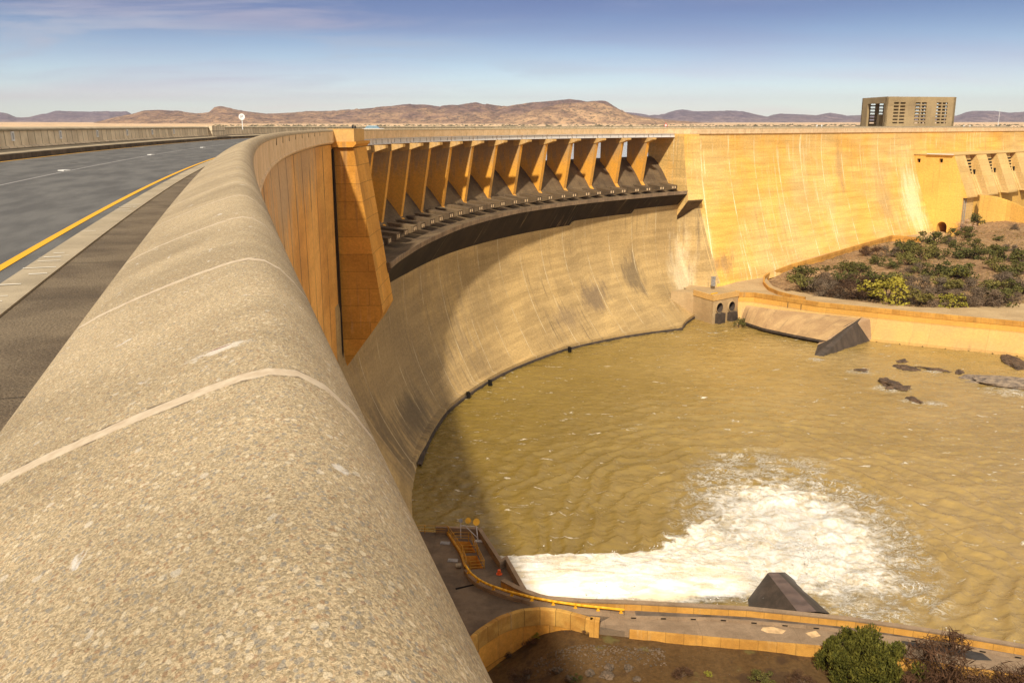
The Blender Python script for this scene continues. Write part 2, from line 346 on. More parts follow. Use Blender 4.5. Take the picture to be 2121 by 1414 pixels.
def road_material():
    m, t, p = mat('asphalt', .95, .08); v = t.node('ShaderNodeUVMap', uv_map='UVMap').outputs[0]
    n = t.noise(v, 60, 4, .8); b = t.noise(t.scale(v, (.25, 1, 1)), 1.1, 5, .6)
    col = t.mix(t.ramp(b, .35, .65), (.105, .104, .104), (.150, .148, .144))
    col = t.mix(.6, col, t.mix(t.ramp(n, .3, .7), (.5, .5, .5), (1.5, 1.5, 1.5)), 'MULTIPLY')
    pt = t.ramp(t.noise(t.scale(v, (.5, 1.4, 1)), .8, 3, .5), .70, .73)
    col = t.mix(t.math('MULTIPLY', pt, .6), col, (.04, .035, .033))
    t.l.new(col, p.inputs['Base Color'])
    t.l.new(t.node('ShaderNodeBump', {'Strength': .5, 'Distance': .006, 'Height': n}).outputs[0], p.inputs['Normal'])
    return m
M['road'] = road_material()
def paint_material(name, c, wear):
    m, t, p = mat(name, .7, .3); v = t.node('ShaderNodeUVMap', uv_map='UVMap').outputs[0]
    n = t.noise(v, 24, 5, .75)
    t.l.new(t.mix(t.ramp(n, wear, wear+.12), c, (.09, .085, .08)), p.inputs['Base Color'])
    return m
M['pyel'] = paint_material('yellow_road_paint', (.78, .40, .015), .60)
M['pwhite'] = paint_material('worn_white_paint', (.34, .33, .32), .50)
M['splash'] = paint_material('white_splash_paint', (.80, .76, .66), .66)

# ------------------------------------------------------------------ crest alignment (plan curve of the downstream parapet)
ARC_R = 163.5
def heading(s):
    if s < 100: return -.305+s/612.0
    if s < 119: return -.1416+(s-100)*.0005
    a = -.132+(s-119)/ARC_R
    return min(a, 1.03) if s < S_KINK else max(.83, 1.03-(s-S_KINK)*.02)
S_KINK = 119+(1.03+.132)*ARC_R
_pts = [(0.0, 0.0)]; ds = .5
for k in range(int(700/ds)):
    h_ = heading((k+.5)*ds); x_, y_ = _pts[-1]; _pts.append((x_+math.sin(h_)*ds, y_+math.cos(h_)*ds))
_back = []; x_, y_ = 0., 0.
for k in range(int(80/ds)):
    h_ = -.305-(k+.5)*ds/612.0; x_ -= math.sin(h_)*ds; y_ -= math.cos(h_)*ds; _back.append((x_, y_))
CREST = Path(_back[::-1]+_pts); S0 = 80.0
class CP:      # crest path with s=0 below the camera
    L = CREST.L-S0
    def at(self, s, off=0.): return CREST.at(s+S0, off)
crest = CP()
def s_of(phi_deg): return 119+(R_(phi_deg)+.132)*ARC_R
def rng(a, b, st): n = max(1, int(round((b-a)/st))); return [a+(b-a)*i/n for i in range(n+1)]
def mixS(a, b):   # finer near the camera
    out = []; s = a
    while s < b:
        out.append(s); s += .25 if abs(s) < 12 else (.6 if abs(s) < 40 else (1.5 if s < 130 else 2.0))
    return out+[b]
W = -53.0       # tailwater level
PIER_S = [152.9, 164.3, 174.9, 185.1, 195.4, 205.8, 216.3, 227.4, 238.7, 249.9, 260.8, 271.7, 282.4, 292.9]; S_PIER0 = PIER_S[0]; PITCH_B = 10.77; S_END = 303.4   # spillway piers
S_LB0, S_LB1 = s_of(-1.4), s_of(2.6)
S_RB0, S_RB1 = S_END, S_END+6.2

# ------------------------------------------------------------------ crest: road, walkway, parapets
road = sheet('road', crest, mixS(-30, 600), [(-2.36, -1.36), (-7.5, -1.36), (-12.25, -1.22)], M['road'], smooth=False); tag(road, kind='structure')
o = sheet('road_marking_yellow', crest, mixS(-30, 600), [(-2.93, -1.352), (-3.06, -1.352)], M['pyel'], smooth=False); o.name = 'road_marking'; tag(o, kind='structure')
o = sheet('road_marking', crest, mixS(-30, 600), [(-12.0, -1.22), (-12.1, -1.217)], M['pyel'], smooth=False); tag(o, kind='structure')
o = sheet('road_marking', crest, mixS(-30, 600), [(-7.47, -1.356), (-7.56, -1.354)], M['pwhite'], smooth=False); tag(o, kind='structure')
strip = sheet('kerb', crest, mixS(-30, 600), [(-2.03, -1.25), (-2.03, -1.18), (-2.43, -1.19), (-2.47, -1.21), (-2.48, -1.40)], M['strip']); tag(strip, kind='structure')
walk = sheet('walkway', crest, mixS(-30, 600), [(-.40, -1.21), (-2.04, -1.20)], M['walk'], smooth=False); tag(walk, kind='structure')
# splashes of road paint on the kerb
mb = MB(); rr = random.Random(4)
for k in range(38):
    s = 5.5+rr.random()**1.3*16; a = -2.06-rr.random()*.16; b = a-.08-rr.random()*.30; b = max(b, -2.44); wd = .018+rr.random()*.05
    q = [crest.at(s, a), crest.at(s+.05*rr.random(), b), crest.at(s+wd, b), crest.at(s+wd*.6, a)]
    mb.add([(x, y, -1.176-(.004 if i in (1, 2) else 0)) for i, (x, y) in enumerate(q)], [(0, 1, 2, 3)], [(s, 0), (s, .3), (s+wd, .3), (s+wd, 0)])
o = mb.build('kerb_paint', M['splash']); tag(o, kind='structure')
lk = sheet('kerb', crest, mixS(-30, 600), [(-12.25, -1.36), (-12.27, -.93), (-12.45, -.91)], M['dkerb']); tag(lk, kind='structure')
lw_ = sheet('walkway', crest, mixS(-30, 600), [(-12.45, -.91), (-13.25, -.76)], M['strip'], smooth=False); tag(lw_, kind='structure')

dp = empty('downstream_parapet', (*crest.at(1.0), -1.2), 'rounded pebbly concrete parapet running from the foreground along the drop side of the dam crest', 'parapet')
def under(o, root):   # parent while keeping world coordinates
    o.parent = root; o.matrix_parent_inverse = Matrix.Translation(root.location).inverted(); return o
capprof = [(-.50, -.42), (-.535, -.375), (-.545, -.31), (-.535, -.25), (-.50, -.212), (-.44, -.178), (-.34, -.134), (-.22, -.087), (-.13, -.055), (-.06, -.032), (0, -.014), (.05, -.006), (.10, -.014), (.15, -.045), (.195, -.095), (.235, -.155), (.262, -.215), (.275, -.27), (.268, -.315), (.24, -.325)]
under(sheet('parapet_cap', crest, mixS(-3, 600), capprof, M['cap']), dp)
under(sheet('outer_face', crest, mixS(-3, 600), lambda s: [(.24, -.325), (.225, -.6), (.225, -1.68), (.29, -1.70), (.29, -1.82), (.20, -1.95), (.05, -2.05), (-.25, -2.09)] if not (S_LB1 < s < S_RB0) else [(.24, -.325), (.225, -.6), (.225, -1.68), (.2, -1.70), (.15, -1.70), (.05, -1.70), (-.05, -1.705), (-.25, -1.71)], M['parapet']), dp)
under(sheet('inner_face', crest, mixS(-3, 600), [(-.48, -1.3), (-.48, -.42)], M['parapet'], smooth=False), dp)
for k, s in enumerate(rng(62, 122, 8.6)):      # drain slots under the cap
    m_ = MB(); x, y = crest.at(s, .232); x2, y2 = crest.at(s+.06, .232)
    m_.bar((x, y, -.34), (x, y, -.78), .035, 6); under(m_.build('drain_slot', M['dark']), dp)

up = empty('upstream_parapet', (*crest.at(20., -13.6), -1.0), 'panelled concrete parapet with small square lights on the far left side of the road', 'parapet')
Sp = mixS(-30, 600)
under(sheet('panel_wall', crest, Sp, [(-13.2, -.76), (-13.22, -.66), (-13.36, -.60), (-13.40, .16), (-13.40, .20)], M['parap2'], smooth=False), up)
under(sheet('parapet_cap', crest, Sp, [(-13.38, .18), (-13.30, .20), (-13.28, .24), (-13.30, .30), (-13.45, .37), (-13.75, .40), (-14.0, .33), (-14.0, -3.5)], M['strip']), up)
for k in range(9):
    s = 26.8+k*9.35
    x, y = crest.at(s, -13.385); x2, y2 = crest.at(s+.3, -13.385); a = math.atan2(y2-y, x2-x)
    ca, sa = math.cos(a), math.sin(a); m_ = MB(); [m_.box((x+dx_*ca, y+dx_*sa, -.10+dz_), (w1, .12, h1), a) for dx_, dz_, w1, h1 in ((-.19, 0, .07, .5), (.19, 0, .07, .5), (0, .215, .31, .07), (0, -.215, .31, .07))]; nf = under(m_.build('light_frame', M['whitep']), up)
    m_ = MB(); xx, yy = crest.at(s, -13.37); m_.box((xx, yy, -.10), (.31, .06, .36), a); pn = m_.build('light_lens', M['grey']); pn.parent = nf
# the paler bay of the upstream parapet
x, y = crest.at(124, -13.3); x2, y2 = crest.at(126, -13.3)
m_ = MB(); m_.box((x, y, -.18), (7.5, .9, 1.24), math.atan2(y2-y, x2-x)); under(m_.build('parapet_bay', M['parap2']), up)
# road studs
for k, (px, py) in enumerate([(133, 353), (313, 320.5), (420, 305.5)]):
    x, y = at(px, py, -1.34); m_ = MB(); m_.prism([(x-.16, y-.22), (x+.10, y-.25), (x+.16, y+.22), (x-.10, y+.25)], -1.36, -1.318)
    o = m_.build('road_stud', M['whitep'], loc=(x, y, -1.36)); tag(o, ['pale road stud on the centre line nearest the camera', 'pale road stud on the centre line, second from the camera', 'pale road stud farthest along the centre line before the bend'][k], 'road stud', 'road studs on the centre line')

# ------------------------------------------------------------------ the dam
dam = empty('dam_wall', (*crest.at(150, 0), -53), 'huge curved orange-stained concrete dam with a gated spillway sweeping round the basin', 'dam')
def smooth01(t): t = max(0, min(1, t)); return t*t*(3-2*t)
def flank_prof(s):
    b = .10*(1-s/118.0) if s < 118 else 0
    P = []
    for z in [-2.0]+[-4-2*i for i in range(25)]:
        o = -.10+b*(-z-2)*.55
        if z < -34: o += (11-o)*(((-z-34)/19.0)**1.25)
        P.append((o, z))
    P.append((11.4, -54.0)); return P
under(sheet('flank_face', crest, rng(-40, S_LB0+.5, 3), lambda s: [q for q in flank_prof(s) if q[1] >= -36], M['flank']), dam)
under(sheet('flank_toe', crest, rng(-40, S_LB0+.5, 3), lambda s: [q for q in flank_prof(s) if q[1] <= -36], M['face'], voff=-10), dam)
def foot_off(phi): return float(np.interp(phi, [-10, 10, 20, 31, 39, 47, 50, 57, 66], [11, 11.5, 14, 18, 23, 29, 25, 17, 16]))
def phi_of(s): return math.degrees((s-119)/ARC_R-.132)
def lipO(s): return 6.5
def lipZ(s): return float(np.interp(phi_of(s), [1, 8, 15, 20, 30, 40, 50, 57], [-21, -20.8, -20.2, -19.6, -18.9, -18.7, -18.5, -18.15]))
def undO(s): return 2.5
def undZ(s): return float(np.interp(phi_of(s), [1, 12, 20, 30, 40.9, 41.2, 50.3, 50.6, 57.5], [-27, -27, -26.3, -25.9, -25.5, -24.5, -24.1, -23.0, -22.5]))
def arch_prof(s):
    phi = phi_of(s); fo = foot_off(phi); e = float(np.interp(phi, [0, 9, 20, 40, 57], [3.2, 2.6, 1.7, 2.2, 3.4])); uo, uz = undO(s), undZ(s)
    P = [(uo-2.2, uz+1.5), (uo-.02, uz+.05)]
    for i in range(17):
        t_ = i/16; P.append((uo+(fo-1.2-uo)*t_**e, uz-(51.6+uz)*t_))
    P += [(fo, -51.7), (fo+.1, -54)]
    wgt = smooth01((s-S_LB0+4)/(S_LB1+2-S_LB0+4)); F = flank_prof(s); fz = [-q[1] for q in F]; fo_ = [q[0] for q in F]
    return [(o*wgt+float(np.interp(-z, fz, fo_))*(1-wgt)+.02, z) for o, z in P]
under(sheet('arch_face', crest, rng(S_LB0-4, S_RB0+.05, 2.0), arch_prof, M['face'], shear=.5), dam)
under(sheet('waterline_footing', crest, rng(S_LB0+2, S_RB1-1, 2.0), lambda s: [(foot_off(phi_of(s))-.3, -52.25), (foot_off(phi_of(s))+.35, -52.35), (foot_off(phi_of(s))+.4, -54)], M['wet'], smooth=False), dam)
def right_prof(s):
    d = s-S_RB0; f0 = 15.5; P = []
    zf = float(np.interp(s, [303, 306, 320, 350, 370, 390, 410, 430, 460, 560], [-46.5, -45.7, -44.9, -43.6, -42.6, -41.9, -41.2, -40.9, -42.5, -36]))
    for i in range(19):
        t_ = i/18; z = -2.0+(zf-.1+2.0)*t_
        q = max(0, (-z-5)/40.0); o = -.1+14.5*q**1.45
        P.append((o, z))
    P.append((P[-1][0]+.3, zf-2.5))
    return P
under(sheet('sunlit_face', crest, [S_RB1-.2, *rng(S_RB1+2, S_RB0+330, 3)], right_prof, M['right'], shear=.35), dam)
def end_prof(s):
    w_ = smooth01((s-S_RB0)/(S_RB1-.25-S_RB0)); A = arch_prof(S_RB0); B = right_prof(s); az = [-q[1] for q in A]; ao = [q[0] for q in A]; bz = [-q[1] for q in B]; bo_ = [q[0] for q in B]; P = []
    for i in range(25):
        z = -19-i*1.46; a = float(np.interp(-z, az, ao)); a = a*smooth01((-z-23)/9)-.4*(1-smooth01((-z-23)/9)); b = float(np.interp(-z, bz, bo_))
        P.append((a*(1-w_)+b*w_+.03, z))
    return P
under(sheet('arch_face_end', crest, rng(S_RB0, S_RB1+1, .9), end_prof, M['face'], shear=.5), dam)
# buttresses: (offset, z) outline of the side face, swept along the crest
def swept(name, s0, s1, outline, m, root, uvdiv=1):
    n = len(outline); vs = []; uv = []; fs = []
    mbx = MB(); SS = rng(s0, s1, 2.2)
    rings = [[(*crest.at(s, o), z) for o, z in outline] for s in SS]
    per = [0]
    for i in range(n): a, b = outline[i], outline[(i+1) % n]; per.append(per[-1]+math.hypot(a[0]-b[0], a[1]-b[1]))
    for k in range(len(SS)-1):
        for i in range(n):
            j = (i+1) % n
            vert = abs(outline[i][1]-outline[j][1]) > abs(outline[i][0]-outline[j][0])*.3
            za, zb = (outline[i][1], outline[j][1]) if vert else (per[i], per[i+1])
            mbx.add([rings[k][i], rings[k][j], rings[k+1][j], rings[k+1][i]], [(0, 1, 2, 3)], [(SS[k], za), (SS[k], zb), (SS[k+1], zb), (SS[k+1], za)])
    tri = geometry.tessellate_polygon([[Vector((o, z, 0)) for o, z in outline]])
    mbx.add(rings[0], tri, outline); mbx.add(rings[-1], [q[::-1] for q in tri], outline)
    return under(mbx.build(name, m), root)
swept('buttress', S_LB0, S_LB1, [(-3, -2.7), (3.0, -2.7), (4.6, -14), (6.5, -27.2), (5.4, -29.2), (.1, -36.3), (-3, -36.3)], M['butt'], dam)
swept('buttress_cap', S_LB0-.3, S_LB0+9, [(-.6, .06), (3.2, .06), (3.2, -1.75), (-.6, -1.75)], M['basin'], dam)
swept('buttress_corbel', S_LB0-.6, S_LB0+12, [(-.6, -1.752), (3.5, -1.752), (3.45, -2.1), (3.0, -2.55), (-.6, -2.6)], M['butt'], dam)
swept('buttress', S_RB0, S_RB1, [(-14, -1.9), (4.0, -1.9), (4.8, -9), (7.0, -20.9), (1.2, -27.2), (-3, -27.3)], M['right'], dam)
swept('buttress_soffit_shade', S_RB0+.05, S_RB1-.05, [(6.95, -20.98), (1.15, -27.28), (1.0, -27.5), (6.9, -21.25)], M['chute'], dam)  # dark sheet under the buttress, underside shade put into its colour
# dark strip beside the near buttress, coloured as the shadow in the joint
swept('joint_shadow_strip', S_LB0-.9, S_LB0-.02, [(-1, -2.8), (.18, -2.8), (.3, -36), (-1, -36)], M['under'], dam)
# chute, bucket lip, dark soffit
Sc = rng(S_LB1-.6, S_RB0+.2, 1.3)
chute_base = [(-13.5, -14), (-12.5, -9.6), (-11.4, -8.75), (-10.2, -8.6), (-8.6, -9.2), (-6.9, -10.55), (-5.0, -12.35), (-3.5, -14.15), (-2.2, -15.9), (-.9, -17.2), (.6, -18.0), (3.0, -18.5), (6.5, -18.15)]
def chute_prof(s):
    f = max(0, min(1, (s-S_PIER0)/(13*PITCH_B))); out = []
    for i, (o, z) in enumerate(chute_base):
        if i < 9: out.append((o, z-(1-f)*1.9*min(1, i/6)))
        else: out.append((o, lipZ(s)+(z+18.15)))
    return out
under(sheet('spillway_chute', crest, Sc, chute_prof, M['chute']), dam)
under(sheet('spillway_lip', crest, Sc, lambda s: [(lipO(s), lipZ(s)), (lipO(s)+.05, lipZ(s)-.05), (lipO(s), lipZ(s)-.95)], M['lip'], smooth=False), dam)
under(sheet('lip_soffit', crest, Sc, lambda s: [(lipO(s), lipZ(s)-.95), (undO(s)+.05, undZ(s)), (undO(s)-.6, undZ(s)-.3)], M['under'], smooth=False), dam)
cs = Sc[0]; poly_ = chute_prof(cs)[7:]+[(lipO(cs), lipZ(cs)-.95), (undO(cs)+.05, undZ(cs)), (undO(cs)-5, undZ(cs))]
m_ = MB(); m_.add([(*crest.at(cs, o), z) for o, z in poly_], geometry.tessellate_polygon([[Vector((o, z, 0)) for o, z in poly_]]), poly_); under(m_.build('lip_end', M['chute']), dam)
# piers
def pier(s, f):
    T = .55; zb = -17.9+2.4*f
    out = [(-8.2, -2.85), (.1, -2.85), (0, -3.9), (-2.25, zb), (-1.2, zb-1.1), (-2.6, zb-2.2), (-5.2, zb+1.2), (-8.3, zb+3.5)]
    return swept('pier', s-T, s+T, out, M['pier'], dam)
def girder(a, b):
    g_ = sheet('bridge_girder', crest, rng(a, b, 2.1), [(-.5, -1.715), (.20, -1.72), (.22, -1.82), (.02, -1.86), (.02, -2.62), (.22, -2.66), (.22, -2.76), (-.5, -2.78)], M['steel'], smooth=False); under(g_, dam)
    for q in range(3):
        ss = a+(b-a)*(q+.5)/3; x, y = crest.at(ss, .02); mq = MB(); x2, y2 = crest.at(ss+.2, .02)
        mq.box((x, y, -2.24), (.12, .14, .72), math.atan2(y2-y, x2-x)); st = mq.build('girder_stiffener', M['grey']); st.parent = g_
for k, s in enumerate(PIER_S):
    p_ = pier(s, k/13)
    b_ = swept('pier_bracket', s-.75, s+.75, [(-2, -2.80), (2.5, -2.80), (2.5, -3.3), (.0, -4.1), (-2, -4.4)], M['basin'], dam)
    girder((PIER_S[k-1]+.12) if k else S_LB1-1, s-.12)
girder(PIER_S[-1]+.12, S_RB0)
swept('crest_deck', -30, S_LB0, [(-14, -1.5), (-.3, -1.5), (-.3, -2.05), (-14, -3.5)], M['parapet'], dam)
swept('crest_deck', S_LB0, S_RB0+.1, [(-14, -1.5), (-.4, -1.5), (-.4, -2.64), (-14, -2.64)], M['parapet'], dam)
swept('crest_deck', S_RB0+.1, S_RB0+335, [(-14, -1.5), (-.3, -1.5), (-.3, -2.05), (-14, -6)], M['parapet'], dam)
# splitter blocks on the bucket, two holes in each nose
def splitter(s):
    f = max(0, min(1, (s-PIER_S[0])/(13*PITCH_B))); z0 = lipZ(s)+1.15-.75*f
    hw = 1.35; lo, lz = 1, z0
    m_ = MB(); O = [(-2.4, 1.75), (3.3, 1.15), (3.3, 0), (.3, -.75), (-2.4, -1.2)]; O = [(o, z+z0) for o, z in O]
    A = [(*crest.at(s-hw*(1 if o > 1 else .75), o), z) for o, z in O]; B = [(*crest.at(s+hw*(1 if o > 1 else .75), o), z) for o, z in O]
    n = 5; m_.add(A+B, [tuple(range(n)), tuple(range(2*n-1, n-1, -1))]+[(i, n+i, n+(i+1) % n, (i+1) % n) for i in range(n)])
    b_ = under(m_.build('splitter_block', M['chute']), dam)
    for d in (-.48, .48):
        m_ = MB(); x, y = crest.at(s+d, 3.32); x2, y2 = crest.at(s+d+.2, 3.32); m_.box((x, y, z0+.58), (.42, .06, .62), math.atan2(y2-y, x2-x))
        hl = m_.build('drain_hole', M['parapet']); hl.parent = b_
for k, s in enumerate(PIER_S):
    for d in (.28, .74):
        nx_ = PIER_S[k+1] if k < 13 else S_RB0+.3
        splitter(s+(nx_-s)*d)
for i in range(1, 14, 3):   # stepped ends of the dark soffit
    pass
# heel notches and a lime run at the toe of the arch face
for px, py in ((1015, 795), (970, 820), (1180, 726)):
    x, y = at(px, py-4, -52); m_ = MB(); m_.box((x, y, -52.2), (.55, .8, 1.3), .5); under(m_.build('drain_notch', M['dark']), dam)

# ------------------------------------------------------------------ powerhouse block projecting from the far flank
def holes_wall(mb_, origin, ux, width, z0, z1, thick, holes, nrm):
    """upright wall slab with rectangular openings; holes = [(u0,u1,za,zb)]"""
    us = sorted({0, width, *[h[0] for h in holes], *[h[1] for h in holes]}); zs = sorted({z0, z1, *[h[2] for h in holes], *[h[3] for h in holes]})
    solid = {}
    for i in range(len(us)-1):
        for j in range(len(zs)-1):
            cu, cz = (us[i]+us[i+1])/2, (zs[j]+zs[j+1])/2
            solid[i, j] = not any(h[0] < cu < h[1] and h[2] < cz < h[3] for h in holes)
    P = lambda u, z, d: (origin[0]+ux[0]*u+nrm[0]*d, origin[1]+ux[1]*u+nrm[1]*d, z)
    for (i, j), sd in solid.items():
        if not sd: continue
        a, b, c, d = us[i], us[i+1], zs[j], zs[j+1]; uv = [(a, c), (b, c), (b, d), (a, d)]
        mb_.add([P(a, c, 0), P(b, c, 0), P(b, d, 0), P(a, d, 0)], [(0, 1, 2, 3)], uv)
        mb_.add([P(a, c, -thick), P(a, d, -thick), P(b, d, -thick), P(b, c, -thick)], [(0, 1, 2, 3)], [uv[0], uv[3], uv[2], uv[1]])
        for (di, dj, q0, q1) in ((-1, 0, (a, c), (a, d)), (1, 0, (b, c), (b, d)), (0, -1, (a, c), (b, c)), (0, 1, (a, d), (b, d))):
            if not solid.get((i+di, j+dj), False):
                mb_.add([P(*q0, 0), P(*q1, 0), P(*q1, -thick), P(*q0, -thick)], [(0, 1, 2, 3)], [(0, 0), (1, 0), (1, thick), (0, thick)])
S_PH = 1.0
S_PH = 460.0
ph = empty('powerhouse', (*crest.at(S_PH, 10), -42), 'sandy concrete powerhouse block with sloping piers and louvred bays projecting from the far flank', 'powerhouse')
def side_wall(name, s, outline, holes, depths, m, root):
    mb_ = MB(); loops = [[Vector((o, z, 0)) for o, z in outline]]+[[Vector((o, z, 0)) for o, z in h_] for h_ in holes]
    flatp = [p for l in loops for p in l]; tri = geometry.tessellate_polygon(loops)
    mb_.add([(*crest.at(s, p.x), p.y) for p in flatp], tri, [(p.x, p.y) for p in flatp])
    W_ = under(mb_.build(name, m), root)
    for h_, depth in zip(holes, depths):
        n = len(h_); mb_ = MB()
        for i in range(n):
            a, b = h_[i], h_[(i+1) % n]
            mb_.add([(*crest.at(s, a[0]), a[1]), (*crest.at(s, b[0]), b[1]), (*crest.at(s+depth, b[0]), b[1]), (*crest.at(s+depth, a[0]), a[1])], [(0, 1, 2, 3)], [(0, a[1]), (1, b[1]), (1, b[1]+depth), (0, a[1]+depth)])
        lin = under(mb_.build('tunnel_lining' if depth > 4 else 'niche_lining', m), root)
        mb_ = MB(); mb_.add([(*crest.at(s+depth, o), z) for o, z in h_], geometry.tessellate_polygon([[Vector((o, z, 0)) for o, z in h_]]), h_); e_ = mb_.build('dark_end', M['dark']); e_.parent = lin  # black end face: shade inside the hole put in as colour
    return W_
arch = [(13.1, -42.6)]+[(15.1-2.0*math.cos(a), -39.6+2.2*math.sin(a)) for a in [math.pi*i/12 for i in range(13)]]+[(17.1, -42.6)]
sq = lambda o, z: [(o-.7, z-.8), (o+.7, z-.8), (o+.7, z+.8), (o-.7, z+.8)]
M['phside'] = conc('powerhouse_ochre_concrete', (.86, .52, .12), (.74, .43, .10), (12, 5.4), .05, .25, .06, .3, (.25, .15, .06), (.75, .52, .25), .4, .25, 2, .3, big=.05)
M['phtan'] = conc('powerhouse_tan_concrete', (.74, .50, .20), (.66, .43, .15), (12, 2.2), .09, .3, .06, .35, (.25, .15, .06), (.78, .58, .32), .5, .25, 2, .3, big=.08)
side_wall('side_wall', S_PH, [(-1, -11.0), (17.0, -10.9), (23.7, -26.8), (23.7, -27.4), (22.2, -27.4), (22.2, -44), (-1, -46)], [arch, sq(3.0, -13.3), sq(12.0, -13.1)], [14, 1.6, 1.6], M['phside'], ph)
PB = 22.0
for b in range(4):
    s0 = S_PH+.02+b*PB
    i0 = 13.3 if b == 0 else 0
    swept('pier', s0, s0+10.5, [(i0, -10.95), (17.0, -10.95), (23.7, -26.8), (23.7, -27.4), (i0, -27.4)], M['phtan'], ph)
    lw = swept('louvre_bay', s0+10.5, s0+19.0, [(0, -11.2), (15.6, -11.2), (18.0, -18.9), (19.0, -18.95), (22.5, -26.9), (0, -27)], M['phtan'], ph)
    for q in range(5):
        z = -13.3-q*1.25; o_ = 15.6+(-11.2-z)*2.4/7.7
        m_ = MB(); x, y = crest.at(s0+15.2-q*.2, o_+.02); x2, y2 = crest.at(s0+16.2-q*.2, o_+.02); m_.box((x, y, z), (6.4-q*.5, .5, .62), math.atan2(y2-y, x2-x)); sl = m_.build('louvre_slot', M['dark']); sl.parent = lw
    m_ = MB(); x, y = crest.at(s0+19.6, 17.8); x2, y2 = crest.at(s0+20, 17.8); m_.box((x, y, -18.0), (1.2, .6, 2.0), math.atan2(y2-y, x2-x)); under(m_.build('doorway', M['dark']), ph)
    swept('slot_wall', s0+19.0, s0+22.0, [(0, -11.3), (14.0, -11.3), (20.0, -27.3), (0, -27.3)], M['phtan'], ph)
    for r_ in range(3):
        m_ = MB(); ss = s0+12+r_*2.3; a_, b_ = crest.at(ss, 19.15), crest.at(ss, 22.6); m_.bar((*a_, -19.2), (*b_, -26.8), .28, 4); under(m_.build('rib', M['phtan']), ph)
swept('lower_wall', S_PH+.03, S_PH+11, [(17.6, -27.42), (22.15, -27.42), (22.15, -44), (17.6, -44)], M['phtan'], ph)
swept('lower_wall', S_PH+11, S_PH+100, [(10, -27.45), (20.5, -27.45), (20.5, -44), (10, -44)], M['phside'], ph)
for d in (1.2, 2.9):
    m_ = MB(); x, y = crest.at(S_PH+d, 22.4); m_.bar((x, y, -27.4), (x, y, -42), .16, 6); under(m_.build('down_pipe', M['grey']), ph)
m_ = MB(); a_ = crest.at(S_PH-1, 6.5); b_ = crest.at(S_PH-1, 17.0); m_.bar((*a_, -10.5), (*b_, -10.6), .22, 6); under(m_.build('white_pipe', M['steel']), ph)
swept('roof_slab', S_PH-.4, S_PH+90, [(0, -10.6), (17.2, -10.6), (17.2, -10.93), (0, -10.93)], M['phtan'], ph)
# access ramp
RZ = [-27.6, -28.0, -29.6, -31.8, -35]; rp = Path([at(2030, 408, -27.6), at(2062, 411, -28.0), at(2090, 420, -29.6), at(2121, 434, -31.8), at(2160, 455, -35)])
def ramp_prof(q): z = float(np.interp(q, rp.s, RZ)); return [(-3, z-.5), (-3, z), (0, z), (0, z+.9), (.35, z+.9), (.35, z-.6), (.3, z-16)]
rm = sheet('access_ramp', rp, rng(0, rp.L, 2), ramp_prof, M['phside'], smooth=False); tag(rm, 'sloping ochre ramp wall running down from the foot of the powerhouse louvre bays', 'ramp')

# ------------------------------------------------------------------ intake tower behind the far crest
TP1, TP2, TP3 = np.array((175.5, 436.0)), np.array((211.5, 443.0)), np.array((174.0, 462.0))
tw = empty('intake_tower', (*TP1, -1.3), 'square grey-brown concrete tower with pierced louvre slots standing behind the far crest', 'building')
ux = (TP2-TP1)/np.linalg.norm(TP2-TP1); LW = float(np.linalg.norm(TP2-TP1)); uy = (TP3-TP1)/np.linalg.norm(TP3-TP1); LS = float(np.linalg.norm(TP3-TP1)); TOP = 13.9
zf = lambda y: 13.9-(y-105)/595*15.0
rowsy = [(205, 237), (262, 300), (322, 358), (383, 416), (443, 474), (503, 532), (562, 590)]
def slots(pairs): return [(a*LW, b*LW, zf(y1), zf(y0)) for a, b in pairs for y0, y1 in rowsy]
pairs = [(.113, .185), (.203, .277), (.420, .492), (.508, .582), (.725, .795), (.812, .886)]
m_ = MB(); holes_wall(m_, TP1, ux, LW, -3.0, TOP, 1.1, slots(pairs), -uy); under(m_.build('louvred_wall', M['tower']), tw)
m_ = MB(); P4 = TP1+uy*LS; holes_wall(m_, P4, ux, LW, -3.0, TOP, 1.1, slots([(.03, .10), (.12, .20), (.25, .32), (.345, .42), (.53, .615), (.63, .71), (.80, .91), (.925, .985)]), uy); under(m_.build('louvred_wall', M['tower']), tw)
m_ = MB(); holes_wall(m_, TP1+uy*1.1*0, uy, LS, -3.0, TOP, 1.1, [(1.6, 19.5, -1.2, 11.0)], -ux); under(m_.build('open_wall', M['tower']), tw)
m_ = MB(); holes_wall(m_, TP2, uy, LS, -3.0, TOP, 1.1, [(3, 9, zf(y1), zf(y0)) for y0, y1 in rowsy]+[(14, 20, zf(y1), zf(y0)) for y0, y1 in rowsy], ux); under(m_.build('louvred_wall', M['tower']), tw)
m_ = MB(); q = [TP1+ux*1.12+uy*1.12, TP2-ux*1.12+uy*1.12, TP2-ux*1.12+uy*(LS-1.12), TP1+ux*1.12+uy*(LS-1.12)]; m_.prism([tuple(a) for a in q], TOP-1.6, TOP-.5); under(m_.build('roof', M['tower']), tw)
m_ = MB(); c_ = TP1+ux*11.5+uy*8; m_.box((*c_, 3.5), (.8, 13, 15), math.atan2(ux[1], ux[0])); under(m_.build('inner_wall', M['tower']), tw)
m_ = MB(); c_ = TP1+ux*7.0+uy*15; m_.box((*c_, 1.0), (6, 2, 10), math.atan2(ux[1], ux[0])); under(m_.build('inner_wall', M['tower']), tw)

